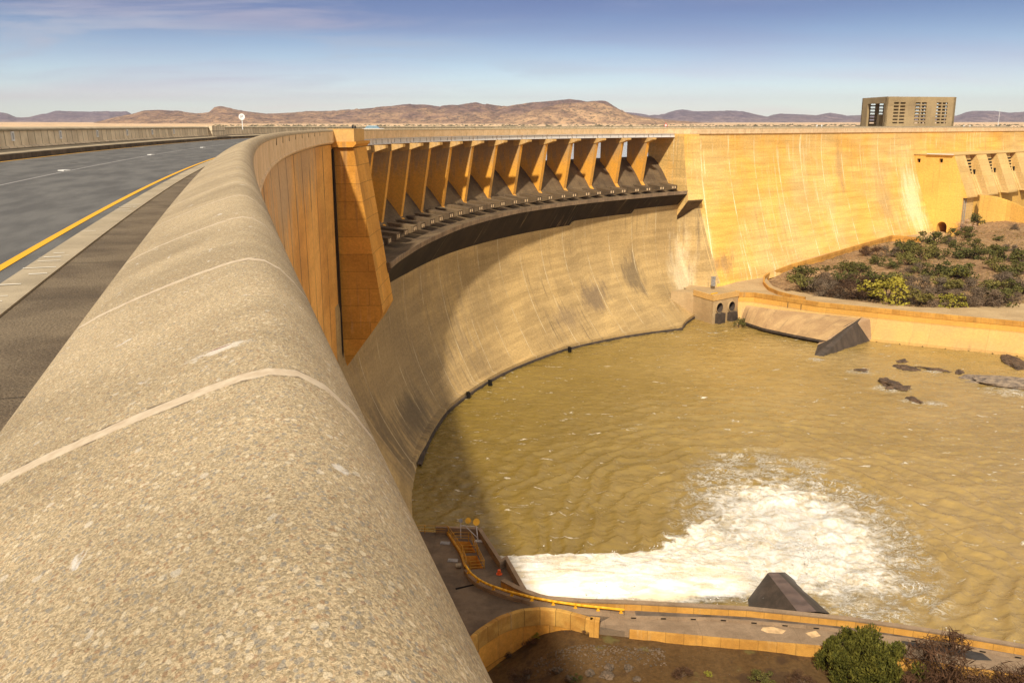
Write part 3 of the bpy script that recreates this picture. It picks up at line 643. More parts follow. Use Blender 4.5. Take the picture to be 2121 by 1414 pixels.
# ------------------------------------------------------------------ small things on the crest
def post_sign(name, loc, h_, label, cat, build):
    e = empty(name, loc, label, cat); m_ = MB(); m_.bar(loc, (loc[0], loc[1], loc[2]+h_), .05, 6); under(m_.build('post', M['whitep']), e); build(e, (loc[0], loc[1]-.06, loc[2]+h_)); return e
def disc(mb_, c, r, n=24, t_=.03):
    v0 = [(c[0]+r*math.cos(2*math.pi*i/n), c[1], c[2]+r*math.sin(2*math.pi*i/n)) for i in range(n)]; v1 = [(x, y+t_, z) for x, y, z in v0]
    mb_.add(v0+v1, [tuple(range(n)), tuple(range(2*n-1, n-1, -1))]+[(i, n+i, n+(i+1) % n, (i+1) % n) for i in range(n)])
def p_sign(e, c):
    m_ = MB(); disc(m_, c, .40); d = under(m_.build('sign_disc', M['whitep']), e)
    m_ = MB(); x, y, z = c; y -= .012; m_.box((x-.11, y, z), (.07, .014, .46)); m_.box((x, y, z+.20), (.18, .014, .06)); m_.box((x, y, z-.01), (.18, .014, .06)); m_.box((x+.11, y, z+.095), (.07, .014, .23)); k_ = m_.build('letter_p', M['grey']); k_.parent = d
k = 124.0
post_sign('parking_sign', (-.2799*k, .9600*k, .0), 1.60, 'round white parking sign with a letter P on a thin white post', 'sign', p_sign)
def tri_sign(e, c):
    x, y, z = c; m_ = MB(); o_ = [(x-.65, z-.6), (x+.65, z-.6), (x, z+.62)]; i_ = [(x-.38, z-.44), (x+.38, z-.44), (x, z+.25)]
    m_.add([(a, y, b) for a, b in o_]+[(a, y+.04, b) for a, b in o_], [(0, 1, 2), (5, 4, 3), (0, 3, 4, 1), (1, 4, 5, 2), (2, 5, 3, 0)]); d = under(m_.build('sign_border', M['red']), e)
    m_ = MB(); m_.add([(a, y-.01, b) for a, b in i_], [(0, 1, 2)]); q_ = m_.build('sign_face', M['whitep']); q_.parent = d
dx = (1379-1060.5)/F_PX*math.cos(PITCH); kk = 292.
post_sign('warning_sign', (dx*kk/math.sqrt(1+dx*dx), kk/math.sqrt(1+dx*dx), -1.0), 1.95, 'small red-bordered white triangular warning sign above the crest near the end of the spillway', 'sign', tri_sign)
x, y = crest.at(153.5, -.1); m_ = MB(); m_.box((x-.25, y, .26), (.34, .3, .52), .1); m_.box((x+.15, y, .24), (.30, .26, .48), .1); m_.box((x-.05, y, .56), (.62, .12, .08), .1)
tag(m_.build('loudspeaker', M['black'], loc=(x, y, 0)), 'small black box-shaped device standing on the parapet above the near buttress', 'device')
# vehicle beyond the crest, only its roof shows
e = empty('parked_car', (-28.5, 190, -1.1), 'pale blue and white car roof just showing over the parapet beyond the near buttress', 'car')
m_ = MB(); m_.poly3([(-2.2, -.8, 0.5), (2.2, -.8, .5), (2.2, .8, .5), (-2.2, .8, .5), (-2.2, -.8, 1.1), (2.2, -.8, 1.1), (2.2, .8, 1.1), (-2.2, .8, 1.1)], [(0, 1, 5, 4), (1, 2, 6, 5), (2, 3, 7, 6), (3, 0, 4, 7), (4, 5, 6, 7), (3, 2, 1, 0)]); o = m_.build('body', M['whitep']); o.parent = e
m_ = MB(); m_.poly3([(-1.7, -.75, 1.1), (1.3, -.75, 1.1), (1.3, .75, 1.1), (-1.7, .75, 1.1), (-1.2, -.62, 1.62), (.7, -.62, 1.62), (.7, .62, 1.62), (-1.2, .62, 1.62)], [(0, 1, 5, 4), (1, 2, 6, 5), (2, 3, 7, 6), (3, 0, 4, 7), (4, 5, 6, 7)]); o = m_.build('cabin', flat('car_glass', (.16, .26, .32), .15, .6)); o.parent = e
m_ = MB(); m_.box((-.25, 0, 1.64), (1.9, 1.2, .05)); o = m_.build('roof', M['whitep']); o.parent = e
for sx_ in (-1.4, 1.4):
    for sy_ in (-.8, .8):
        m_ = MB(); m_.bar((sx_, sy_-.1, .33), (sx_, sy_+.1, .33), .33, 14); o = m_.build('wheel', M['black']); o.parent = e
# mast and little white lamp heads on the far crest
kk = 560.; dx = (2067-1060.5)/F_PX*math.cos(PITCH); mx, my = dx*kk/math.sqrt(1+dx*dx), kk/math.sqrt(1+dx*dx)
m_ = MB(); m_.bar((mx, my, -2), (mx, my, 9.6), .14, 6, .08); tag(m_.build('mast', M['whitep'], loc=(mx, my, -2)), 'tall thin white pole to the right of the intake tower', 'mast')
for i, (s_, lb) in enumerate([(398, 'white bollard lamp on the far crest just left of the intake tower'), (401.5, 'white bollard lamp on the far crest at the left corner of the intake tower'), (532, 'white bollard lamp on the far crest well right of the intake tower'), (539, 'rightmost white bollard lamp on the far crest, left of the tall pole')]):
    x, y = crest.at(s_, -9); m_ = MB(); m_.bar((x, y, -1.2), (x, y, .45), .09, 6); m_.bar((x, y, .45), (x, y, .95), .26, 8, .2)
    tag(m_.build('bollard_lamp', M['whitep'], loc=(x, y, -1.2)), lb, 'lamp', 'bollard lamps on the far crest')

# ------------------------------------------------------------------ near training wall, lower road and outlet platform
ZR = -46.4
nw = Path([(-1, 85.5), (0.8, 83.6), (3.2, 81.9), (7, 81.3), (12, 81.0), (23.2, 79.8), (32.5, 77.9), (40.2, 75.5), (46.6, 73.2), (60, 68), (85, 57)])
tn = empty('training_wall', (12, 81, W), 'long ochre wall with pale coping between the lower road and the basin at the bottom of the photo', 'wall')
under(sheet('coping', nw, rng(0, nw.L, 1), [(.24, -45.72), (.27, -45.55), (-.27, -45.50), (-.30, -45.72)], M['lroad'], smooth=False), tn)
under(sheet('parapet', nw, rng(0, nw.L, 1), [(.22, -46.5), (.20, -45.70)], M['ochre'], smooth=False), tn)
under(sheet('basin_face', nw, rng(0, nw.L, 1), [(-.25, -45.7), (-.25, -46.8), (-.5, -47.2), (-1.6, -51), (-2.0, -54.5)], M['basin'], smooth=False), tn)
road_pts = [(11.5, 81.3), (23.2, 80.1), (32.5, 78.2), (40.2, 75.8), (46.6, 73.5), (60, 68.3), (85, 57.3), (83, 53.6), (58.5, 64.3), (45.5, 69.2), (34.9, 72.3), (28.7, 74.1), (20, 75.4), (11.1, 76.9), (7.9, 78.0)]
m_ = MB(); m_.prism(road_pts, -47.4, ZR+.004); o = m_.build('road', M['lroad']); o.name = 'road'; tag(o, kind='structure')
kp = Path([(10.4, 79.4), (20, 79.0), (29.7, 77.4), (40.0, 74.6), (46.5, 72.4), (60, 66.9), (84, 56.3)])
o = sheet('kerb', kp, rng(0, kp.L, 1), [(-.14, ZR), (-.12, ZR+.24), (.12, ZR+.24), (.14, ZR)], M['lroad'], smooth=False); tag(o, kind='structure')
m_ = MB()
for k in range(26):
    q = 1.5+k*2.9; x, y = kp.at(q, .15); x2, y2 = kp.at(q+.4, .15); m_.box((x, y, ZR+.12), (.5, .03, .12), math.atan2(y2-y, x2-x))
tag(m_.build('kerb_drain', M['dark']), kind='structure')
op = Path([(11.2, 76.95), (20, 75.45), (28.7, 74.15), (34.9, 72.4), (45.5, 69.3), (58.5, 64.4), (83, 53.7)])
o = sheet('low_kerb_wall', op, rng(0, op.L, 1), [(-.12, ZR), (-.10, ZR+.22), (.26, ZR+.22), (.28, -47.3), (.35, -48.4)], M['ochre'], smooth=False); tag(o, 'low ochre kerb wall along the outer edge of the lower road above the dirt', 'wall')
# patches of repair on the lower road
for nm, c, poly in (('road_patch', (.62, .42, .22), [(1580, 1298), (1600, 1297), (1628, 1305), (1620, 1312), (1590, 1310), (1576, 1304)]), ('road_patch', (.62, .42, .22), [(1668, 1310), (1690, 1305), (1700, 1316), (1682, 1320)]), ('road_patch', (.045, .04, .038), [(1862, 1320), (1895, 1322), (2035, 1352), (2055, 1367), (2020, 1366), (1872, 1334)])):
    P = [at(x, y, ZR+.012) for x, y in poly]; m_ = MB(); m_.add([(a, b, ZR+.012) for a, b in P], [tuple(range(len(P)))]); tag(m_.build(nm, flat('patch', c, .8, .3, .3, 1.5)), kind='structure')
m_ = MB(); P = [(12.2, 80.9), (23.2, 79.68), (32.5, 77.8), (40.2, 75.4), (60, 67.9), (60, 67.0), (40.0, 74.75), (29.7, 77.55), (20, 79.15), (12.2, 79.5)]
m_.prism(P, ZR+.005, ZR+.012, bot=False); tag(m_.build('walkway', flat('dark_wet_walkway', (.13, .105, .085), .7, .4, .5, .5)), kind='structure')

pf = empty('outlet_platform', (-6, 90, W), 'dark weathered concrete platform with two open gate pits at the foot of the near flank', 'platform')
deck_poly = [(-20, 100.5), (-10, 98.6), (-3.75, 97.9), (-1.2, 90.0), (-.55, 90.7), (1.0, 84.9), (3.0, 82.2), (7, 81.6), (12.0, 81.25), (11.2, 76.95), (7.6, 77.5), (6.0, 78.4), (4.6, 79.1), (2.8, 79.45), (.9, 79.1), (-1.0, 77.9), (-2.8, 75.6), (-4.5, 72), (-6, 66), (-20, 66)]
pit1 = [(-6.6, 96.2), (-4.9, 96.1), (-4.1, 93.3), (-5.6, 93.1)]; pit2 = [(-5.45, 92.5), (-3.95, 92.6), (-3.15, 89.6), (-4.5, 89.3)]
m_ = MB(); loops = [[Vector((x, y, 0)) for x, y in l] for l in (deck_poly, pit1, pit2)]; fl = [p for l in loops for p in l]
m_.add([(p.x, p.y, ZR) for p in fl], geometry.tessellate_polygon(loops), [(p.x, p.y) for p in fl]); m_.prism(deck_poly, -54.5, ZR, top=False, bot=False)
under(m_.build('deck', M['deck']), pf)
for pt in (pit1, pit2):
    m_ = MB(); m_.prism(pt, -53, ZR-.002, top=False); o = under(m_.build('gate_pit', M['pier']), pf)
wl = Path([(-9, 98.3), (-3.85, 97.7), (-1.25, 89.6), (-.65, 90.4), (.95, 84.4), (1.2, 83.6)])
under(sheet('edge_wall', wl, [0, *wl.s[1:]], [(-.28, -52), (-.28, -45.55), (.18, -45.55), (.18, ZR-.02)], M['lroad'], smooth=False), pf)
cw = Path([(-6.2, 66), (-4.7, 72), (-2.9, 75.3), (-1.05, 77.6), (.9, 78.85), (2.8, 79.2), (4.6, 78.85), (6.0, 78.15), (7.6, 77.2)])
cw2 = Path([cw.at(q) for q in rng(0, cw.L, .7)])
rt = empty('retaining_wall', (0, 78, -50), 'curved ochre retaining wall with slab parapet above the dirt at the bottom centre', 'wall')
M['slabs'] = conc('ochre_slab_concrete', (.66, .38, .09), (.50, .25, .05), (1.55, 40), .16, .7, .035, .6, (.12, .09, .05), (.60, .46, .26), .4, .25, 10, .3, big=.5)
under(sheet('parapet', cw2, rng(0, cw2.L, .7), [(-.45, -46.4), (-.42, -45.35), (-.40, -45.30), (0, -45.30), (.05, -45.36), (.10, -46.95), (.0, -47.0)], M['slabs'], smooth=False), rt)
under(sheet('lower_face', cw2, rng(0, cw2.L, .7), [(-.02, -46.9), (.12, -52)], M['butt'], smooth=False), rt)
m_ = MB(); m_.box((7.9, 77.25, -47.9), (.9, 1.0, 5.2), -.2); under(m_.build('end_pillar', M['ochre']), rt)
for k, (a, b) in enumerate([((8.4, 77.1), (9.2, 76.3)), ((9.2, 76.3), (10.6, 76.8))]):
    m_ = MB(); m_.bar((*a, -47.4), (*b, -47.5), .12, 4); under(m_.build('broken_edge', M['ochre']), rt)
# guard rail : curved concrete upstand with a bright yellow pipe on it
gp = Path([(-5.0, 88.6), (-4.4, 87.0), (-3.5, 85.6), (-2.4, 84.5), (-.5, 83.2), (1.9, 82.0), (4.3, 81.1), (6.8, 80.4), (11.0, 79.55)]); gp = Path([gp.at(q) for q in rng(0, gp.L, .6)])
gr = empty('guard_rail', (0, 83.5, ZR), 'thick bright yellow pipe rail on short brackets curving along a kerb on the outlet platform', 'guard rail')
under(sheet('upstand', gp, rng(0, gp.L, .6), [(-.22, ZR), (-.22, ZR+.42), (.22, ZR+.42), (.24, ZR)], M['lroad'], smooth=False), gr)
m_ = MB(); m_.tube([(*gp.at(q), ZR+.80) for q in rng(0, gp.L, .6)], .13, 10); under(m_.build('pipe', M['yellow'], smooth=True), gr)
for q in rng(1.0, gp.L-.3, 2.35):
    m_ = MB(); x, y = gp.at(q, .02); m_.poly3([(x-.18, y-.1, ZR+.42), (x+.18, y-.1, ZR+.42), (x+.05, y-.1, ZR+.74), (x-.05, y-.1, ZR+.74), (x-.18, y+.12, ZR+.42), (x+.18, y+.12, ZR+.42), (x+.05, y+.12, ZR+.74), (x-.05, y+.12, ZR+.74)], [(0, 1, 2, 3), (1, 5, 6, 2), (5, 4, 7, 6), (4, 0, 3, 7)]); under(m_.build('bracket', M['yellow']), gr)
# tubular handrails round the pits
def handrail(pts, label, name='handrail', panel=False, posts=1.6, hh=1.05):
    e = empty(name, (*pts[0], ZR), label, 'railing', 'yellow tube railings on the outlet platform'); pth = Path(pts)
    for i, z in enumerate((hh, hh*.62, hh*.3)):
        m_ = MB(); m_.tube([(*pth.at(q), ZR+z) for q in pth.s], .034, 6); under(m_.build('rail', M['rust']), e)
    for q in rng(0, pth.L, posts):
        m_ = MB(); x, y = pth.at(q); m_.bar((x, y, ZR), (x, y, ZR+hh), .04, 6); under(m_.build('post', M['rust']), e)
    return e
handrail([(-6.75, 96.3), (-4.75, 96.2), (-3.95, 93.2)], 'yellow railing round the back and right side of the far gate pit')
handrail([(-5.65, 92.95), (-3.9, 93.05)], 'yellow railing across the strip between the two gate pits')
handrail([(-3.85, 92.7), (-3.0, 89.4), (-4.55, 89.1)], 'yellow railing round the right side and front of the near gate pit')
handrail([(-13, 98.2), (-7.6, 98.0)], 'yellow railing along the back edge of the platform beside the flank wall', posts=2.2)
e = handrail([(-7.5, 97.9), (-5.6, 92.8), (-4.9, 89.6)], 'yellow railing on the dark upstand left of the gate pits', posts=1.7)
m_ = MB(); q = Path([(-7.6, 98), (-5.75, 92.8), (-5.05, 89.3)])
under(sheet('upstand', q, rng(0, q.L, 1), [(-.12, ZR), (-.12, ZR+.35), (.12, ZR+.35), (.12, ZR)], M['rust'], smooth=False), e)
# floodlights on a frame
fr = empty('floodlight_frame', (-4.6, 97.0, ZR), 'pale steel frame carrying round floodlights at the far corner of the outlet platform', 'floodlights')
m_ = MB(); m_.bar((-6.0, 96.9, ZR), (-6.0, 96.9, ZR+2.2), .06, 6); m_.bar((-3.95, 96.2, ZR), (-4.2, 96.7, ZR+2.0), .07, 6); m_.bar((-6.0, 96.9, ZR+1.6), (-4.2, 96.7, ZR+1.6), .06, 6); m_.bar((-5.5, 96.9, ZR+1.6), (-3.95, 96.3, ZR+.3), .05, 6); m_.box((-3.9, 96.1, ZR+.05), (.9, .5, .1)); under(m_.build('frame', M['steel']), fr)
for (x, y, z, r, mm) in ((-6.05, 96.8, 2.35, .24, M['grey']), (-5.2, 96.75, 2.35, .36, M['yellow']), (-4.25, 96.6, 2.25, .42, M['yellow'])):
    m_ = MB(); n_ = Vector((.35, -.8, .25)).normalized(); c = Vector((x, y, ZR+z)); m_.bar(c, c+n_*.32, r*.35, 14, r); m_.bar(c-n_*.25, c, r*.3, 10, r*.35); under(m_.build('floodlight', mm, smooth=False), fr)
x, y = at(1034, 1183, ZR+.3); m_ = MB(); m_.bar((x, y, ZR), (x, y, ZR+.5), .24, 12, .17); m_.bar((x, y, ZR), (x, y, ZR+.05), .34, 12)
tag(m_.build('orange_marker', M['orangep'], loc=(x, y, ZR)), 'small bright orange marker tub beside the notch of the platform edge wall', 'marker')
for k, (px, py, lb) in enumerate([(922, 1125, 'grey steel hatch cover on the dark deck, nearer the back of the platform'), (938, 1161, 'grey steel hatch cover on the dark deck beside the near gate pit')]):
    x, y = at(px, py, ZR); m_ = MB(); m_.box((x, y, ZR+.05), (1.1, .7, .1), -.1); m_.box((x-.1, y, ZR+.12), (.7, .4, .04), -.1); tag(m_.build('hatch_cover', M['grey'], loc=(x, y, ZR)), lb, 'hatch', 'hatch covers on the platform')
m_ = MB(); P = [at(943, 1217, ZR+.008), at(984, 1208, ZR+.008), at(984, 1211, ZR+.008), at(944, 1221, ZR+.008)]; m_.add([(a, b, ZR+.008) for a, b in P], [(0, 1, 2, 3)]); tag(m_.build('drain_channel', M['dark']), kind='structure')
x, y = at(1181, 1265, ZR); m_ = MB(); m_.box((x, y-.3, ZR+.03), (.6, 2.0, .06)); tag(m_.build('steel_plate', M['grey'], loc=(x, y, ZR)), 'blue-grey steel plate laid across the lower road by the retaining wall end', 'plate')
x, y = at(950, 1170, ZR+.3); m_ = MB(); m_.bar((x-.3, y, ZR+.25), (x+.3, y, ZR+.3), .24, 10); tag(m_.build('concrete_roller', M['strip'], loc=(x, y, ZR)), 'small pale concrete drum lying at the end of the yellow railing', 'drum')
# dirt area
def gz(x, y):     # height of the dirt ground at the bottom of the picture
    d = max(0, min(1, (78-y)/14)); return -50.1+3.1*smooth01((x+2.5)/9.5)-.018*max(0, x-12)+.22*mnoise.noise(Vector((x*.15, y*.15, 0)))+.10*mnoise.noise(Vector((x*.7, y*.7, 3)))+.35*d
vs = []; xs = np.arange(-26, 112, .7); ys = np.arange(30, 85, .7)
vs = [(x, y, gz(x, y)) for y in ys for x in xs]; nx = len(xs); fs = [(j*nx+i, j*nx+i+1, (j+1)*nx+i+1, (j+1)*nx+i) for j in range(len(ys)-1) for i in range(nx-1)]
# the dirt stays on the land side of the training wall
def land(f):
    cx = np.mean([vs[i][0] for i in f]); cy = np.mean([vs[i][1] for i in f])
    lim = np.interp(cx, [-26, -1, 3, 12, 23, 32, 40, 47, 60, 85, 112], [85, 84.5, 81.7, 80.8, 79.6, 77.7, 75.3, 73, 67.8, 56.8, 44])
    return cy < lim-.2
fs = [f for f in fs if land(f)]
m, t, p = mat('dirt_ground', .95, .15); v = t.node('ShaderNodeTexCoord').outputs['Object']
n1 = t.noise(v, .10, 5, .6); n2 = t.noise(v, 2.2, 6, .75); n3 = t.noise(v, .28, 4, .6)
col = t.mix(t.ramp(n1, .35, .65), (.095, .052, .018), (.125, .074, .030)); col = t.mix(.6, col, t.mix(t.ramp(n2, .3, .7), (.55, .55, .55), (1.4, 1.4, 1.4)), 'MULTIPLY')
col = t.mix(t.math('MULTIPLY', t.ramp(n3, .56, .66), .7), col, (.055, .032, .018)); gm = t.ramp(t.noise(t.scale(v, (1, 1, 1), (7, 2, 0)), .22, 4, .6), .62, .70); col = t.mix(t.math('MULTIPLY', gm, .5), col, (.16, .15, .05))
t.l.new(col, p.inputs['Base Color']); t.l.new(t.node('ShaderNodeBump', {'Strength': .6, 'Distance': .15, 'Height': n2}).outputs[0], p.inputs['Normal'])
M['dirt'] = m
tag(mesh('ground', vs, fs, M['dirt'], smooth=True), kind='structure')
x, y = at(1057, 1342, -49.6); bzz = gz(x, y); bx = empty('junction_box', (x, y, -50), 'square concrete inspection box with grey lid standing on the dirt below the curved wall', 'box')
m_ = MB(); m_.box((x, y, bzz+.45), (1.05, .95, 1.3), .5); under(m_.build('box', M['strip']), bx); m_ = MB(); m_.box((x, y, bzz+1.15), (1.15, 1.05, .09), .5); lidd = m_.build('lid', M['tower']); under(lidd, bx)
m_ = MB(); m_.box((x, y, bzz+1.22), (.6, .5, .04), .5); k_ = m_.build('lid_plate', M['grey']); k_.parent = lidd
# ------------------------------------------------------------------ numpy noise
_rs = np.random.RandomState(7); _tab = _rs.rand(256, 256)
def vnoise(x, y):
    xi = np.floor(x).astype(int); yi = np.floor(y).astype(int); fx = x-xi; fy = y-yi; fx = fx*fx*(3-2*fx); fy = fy*fy*(3-2*fy)
    a = _tab[xi % 256, yi % 256]; b = _tab[(xi+1) % 256, yi % 256]; c = _tab[xi % 256, (yi+1) % 256]; d = _tab[(xi+1) % 256, (yi+1) % 256]
    return (a*(1-fx)+b*fx)*(1-fy)+(c*(1-fx)+d*fx)*fy
def fbm(x, y, o=4, g=.5):
    s = 0; a = 1; n = 0
    for i in range(o): s = s+a*vnoise(x*2**i+i*17.3, y*2**i+i*9.1); n += a; a *= g
    return s/n
def sst(x, a, b): t_ = np.clip((x-a)/(b-a), 0, 1); return t_*t_*(3-2*t_)

# ------------------------------------------------------------------ basin water
BC = np.array((37.0, 106.0))        # where the jet lands
def wave_h(X, Y):
    wx = X+2.2*(fbm(X*.12, Y*.12, 3)-.5)*4; wy = Y+2.2*(fbm(X*.12+40, Y*.12+11, 3)-.5)*4
    d = np.hypot((wx-BC[0])*1.0, (wy-BC[1])*.72); ph = d*2*np.pi/3.1+3.5*fbm(X*.08+9, Y*.08, 3)*2
    ring = (np.abs(np.sin(ph*.5))**.8*-1+.6)*sst(d, 7, 13)*(1-sst(d, 26, 62))*.62*(.4+1.2*fbm(X*.18+5, Y*.18, 2))
    chop = (fbm(X*.55, Y*.8, 4, .6)-.5)*.6*(1-.4*sst(d, 25, 80))+(1-np.abs(2*fbm(X*1.1+7, Y*1.5, 3, .6)-1)-.6)*.22
    ridg = (1-np.abs(2*fbm(X*.33+3, Y*.45+8, 3)-1))*.25
    return ring*(1-.65*sst(X, 52, 80))+chop+ridg, d
def grid(name, x0, x1, nx, y0, y1, ny, fz, m, kp=1.0, keep=None, attr=None):
    xs = np.linspace(x0, x1, nx); ys = y0+(y1-y0)*np.linspace(0, 1, ny)**kp
    X, Y = np.meshgrid(xs, ys); Z = fz(X, Y); V = np.stack([X, Y, Z], -1).reshape(-1, 3)
    i, j = np.meshgrid(np.arange(nx-1), np.arange(ny-1)); a = (j*nx+i).ravel(); F = np.stack([a, a+1, a+nx+1, a+nx], 1)
    if keep is not None: F = F[keep(X, Y).ravel()[a]]
    me = bpy.data.meshes.new(name); me.vertices.add(len(V)); me.vertices.foreach_set('co', V.ravel().astype(np.float32))
    me.loops.add(len(F)*4); me.loops.foreach_set('vertex_index', F.ravel().astype(np.int32)); me.polygons.add(len(F)); me.polygons.foreach_set('loop_start', np.arange(0, len(F)*4, 4, dtype=np.int32))
    me.update(calc_edges=True); me.polygons.foreach_set('use_smooth', [True]*len(F))
    for k, fn in (attr or {}).items():
        at_ = me.attributes.new(k, 'FLOAT', 'POINT'); at_.data.foreach_set('value', fn(X, Y).ravel().astype(np.float32))
    me.materials.append(m); o = bpy.data.objects.new(name, me); C.objects.link(o); return o
RKP = []
def jet_mask(X, Y):     # density of white water: jet streak, landing boil, ragged swirl
    wx = X+(fbm(X*.35, Y*.35, 4)-.5)*6; wy = Y+(fbm(X*.35+31, Y*.35+7, 4)-.5)*6
    t_ = np.clip((wx+1)/26, 0, 1.15); cy = 96.4+1.2*t_+7*t_**3; hw = 4.4+2.8*t_+1.8*t_**2
    jet = (1-sst(np.abs(wy-cy)/hw, .72, 1.08))*sst(X, -4, -1)*(1-sst(X, 24, 34))
    d = np.hypot((wx-38.5)/13, (wy-112)/21.0); boil = (1-sst(d, .25, 1.62))*1.05
    d2 = np.hypot((wx-31.5)/7.5, (wy-100)/9); b2 = 1-sst(d2, .6, 1.15)
    tail = (1-sst(np.hypot((wx-40)/17, (wy-119)/28), .30, 1.25))*.58
    m_ = np.maximum.reduce([jet*1.15, boil, b2, tail])
    for rx, ry, ra in RKP: m_ = np.maximum(m_, .52*np.exp(-((wx*.4+X*.6-rx)**2+((wy*.4+Y*.6-ry)*1.4)**2)/(ra*ra)))
    return np.clip(m_, 0, 1.1)
def water_material():
    m, t, p = mat('muddy_water', .10, .6); v = t.node('ShaderNodeTexCoord').outputs['Object']
    fo = t.node('ShaderNodeAttribute', attribute_name='foam').outputs[2]
    n1 = t.noise(v, .045, 3, .5); n2 = t.noise(t.scale(v, (.6, 1, 1)), .5, 6, .65, .6); n3 = t.noise(v, 3.0, 5, .7)
    col = t.mix(t.ramp(n1, .3, .7), (.285, .185, .036), (.345, .230, .056))
    col = t.mix(t.ramp(t.sep(v)[0], -8, 75), t.mix(1.0, col, (.70, .72, .62), 'MULTIPLY'), t.mix(1.0, col, (1.08, 1.10, 1.45), 'MULTIPLY'))  # darker left, paler right: sky reflection mixed into the water colour
    col = t.mix(.5, col, t.mix(t.ramp(n2, .3, .7), (.72, .72, .72), (1.25, 1.25, 1.25)), 'MULTIPLY')
    lace = t.noise(t.scale(v, (.9, 1.4, 1)), .30, 8, .70, 1.6)
    lr = t.math('ABSOLUTE', t.math('SUBTRACT', lace, .5))       # thin filaments
    lace2 = t.noise(t.scale(v, (1.1, 1.3, 1), (8, 3, 0)), 0.75, 6, .7, 1.2); lr2 = t.math('ABSOLUTE', t.math('SUBTRACT', lace2, .5))
    vein = t.math('MAXIMUM', t.ramp(lr, .034, .006), t.math('MULTIPLY', t.ramp(lr2, .03, .0), .9))
    dens = t.math('ADD', t.math('MULTIPLY', fo, .85), t.math('MULTIPLY', t.math('SUBTRACT', n2, .5), .9))
    solid = t.ramp(t.math('ADD', dens, t.math('MULTIPLY', t.math('SUBTRACT', lace2, .5), 1.0)), .36, .84)
    web = t.math('MULTIPLY', vein, t.math('MULTIPLY', t.ramp(fo, .08, .40), t.ramp(t.noise(v, .35, 4, .6), .38, .52)))
    crest_ = t.math('MULTIPLY', t.ramp(t.noise(t.scale(v, (.5, 1.3, 1), (5, 5, 0)), .55, 7, .75, .8), .605, .665), .75)
    foam = t.math('MAXIMUM', t.math('MAXIMUM', solid, web), crest_)
    fcol = t.mix(t.ramp(t.noise(v, .9, 6, .7, 1.0), .42, .62), (.86, .84, .78), (.70, .60, .42))
    fcol = t.mix(t.ramp(fo, .10, .45), (.92, .86, .72), fcol)
    col = t.mix(foam, col, fcol)
    t.l.new(col, p.inputs['Base Color']); t.l.new(t.ramp(foam, 0, 1, .10, .85), p.inputs['Roughness'])
    zone = t.ramp(t.noise(t.scale(v, (1, 1, 1), (3, 8, 0)), .035, 4, .6), .38, .62, .35, 1.25)
    sp_ = t.sep(v); dx_ = t.math('SUBTRACT', sp_[0], 37.0); dy_ = t.math('MULTIPLY', t.math('SUBTRACT', sp_[1], 106.0), .75)
    dd_ = t.math('SQRT', t.math('ADD', t.math('MULTIPLY', dx_, dx_), t.math('MULTIPLY', dy_, dy_)))
    rip = t.math('SINE', t.math('ADD', t.math('MULTIPLY', dd_, 3.6), t.math('MULTIPLY', t.noise(v, .16, 4, .6), 26.0)))
    n2 = t.math('ADD', n2, t.math('MULTIPLY', t.math('MULTIPLY', rip, .10), t.ramp(dd_, 70, 14)))
    h_ = t.math('ADD', t.math('MULTIPLY', t.math('MULTIPLY', n2, zone), .7), t.math('ADD', t.math('MULTIPLY', n3, .30), t.math('MULTIPLY', foam, .35)))
    t.l.new(t.node('ShaderNodeBump', {'Strength': .8, 'Distance': .36, 'Height': h_}).outputs[0], p.inputs['Normal'])
    return m
M['water'] = water_material()
for px, py, ra in ((1850, 806, 4.2), (1893, 832, 2.6), (1785, 772, 3.4), (2060, 790, 5.5), (2090, 812, 5), (1937, 770, 2), (1690, 746, 2.2), (1478, 690, 2), (1940, 838, 2.4), (1800, 772, 2.5)): RKP.append((*at(px, py, W), ra))
def water_z(X, Y):
    h_, d = wave_h(X, Y); j = jet_mask(X, Y)
    return W+h_*.75*(1-.4*sst(j, .5, 1))+sst(j, .35, 1)*(fbm(X*.4, Y*.4, 4, .5)-.35)*1.9
wk = lambda X, Y: Y > np.interp(X, [-30, -1, 3, 12, 23, 32, 40, 47, 60, 85, 260], [84, 84, 81, 80.5, 79.3, 77.5, 75, 73, 67.5, 56, 20])
o = grid('water', -20, 175, 600, 58, 262, 640, water_z, M['water'], 1.25, wk, {'foam': lambda X, Y: jet_mask(X, Y)}); tag(o, kind='structure')
o = grid('water', 174.5, 420, 50, 20, 262, 60, lambda X, Y: W+0*X, M['water'], 1, wk, {'foam': lambda X, Y: 0*X}); tag(o, kind='structure')
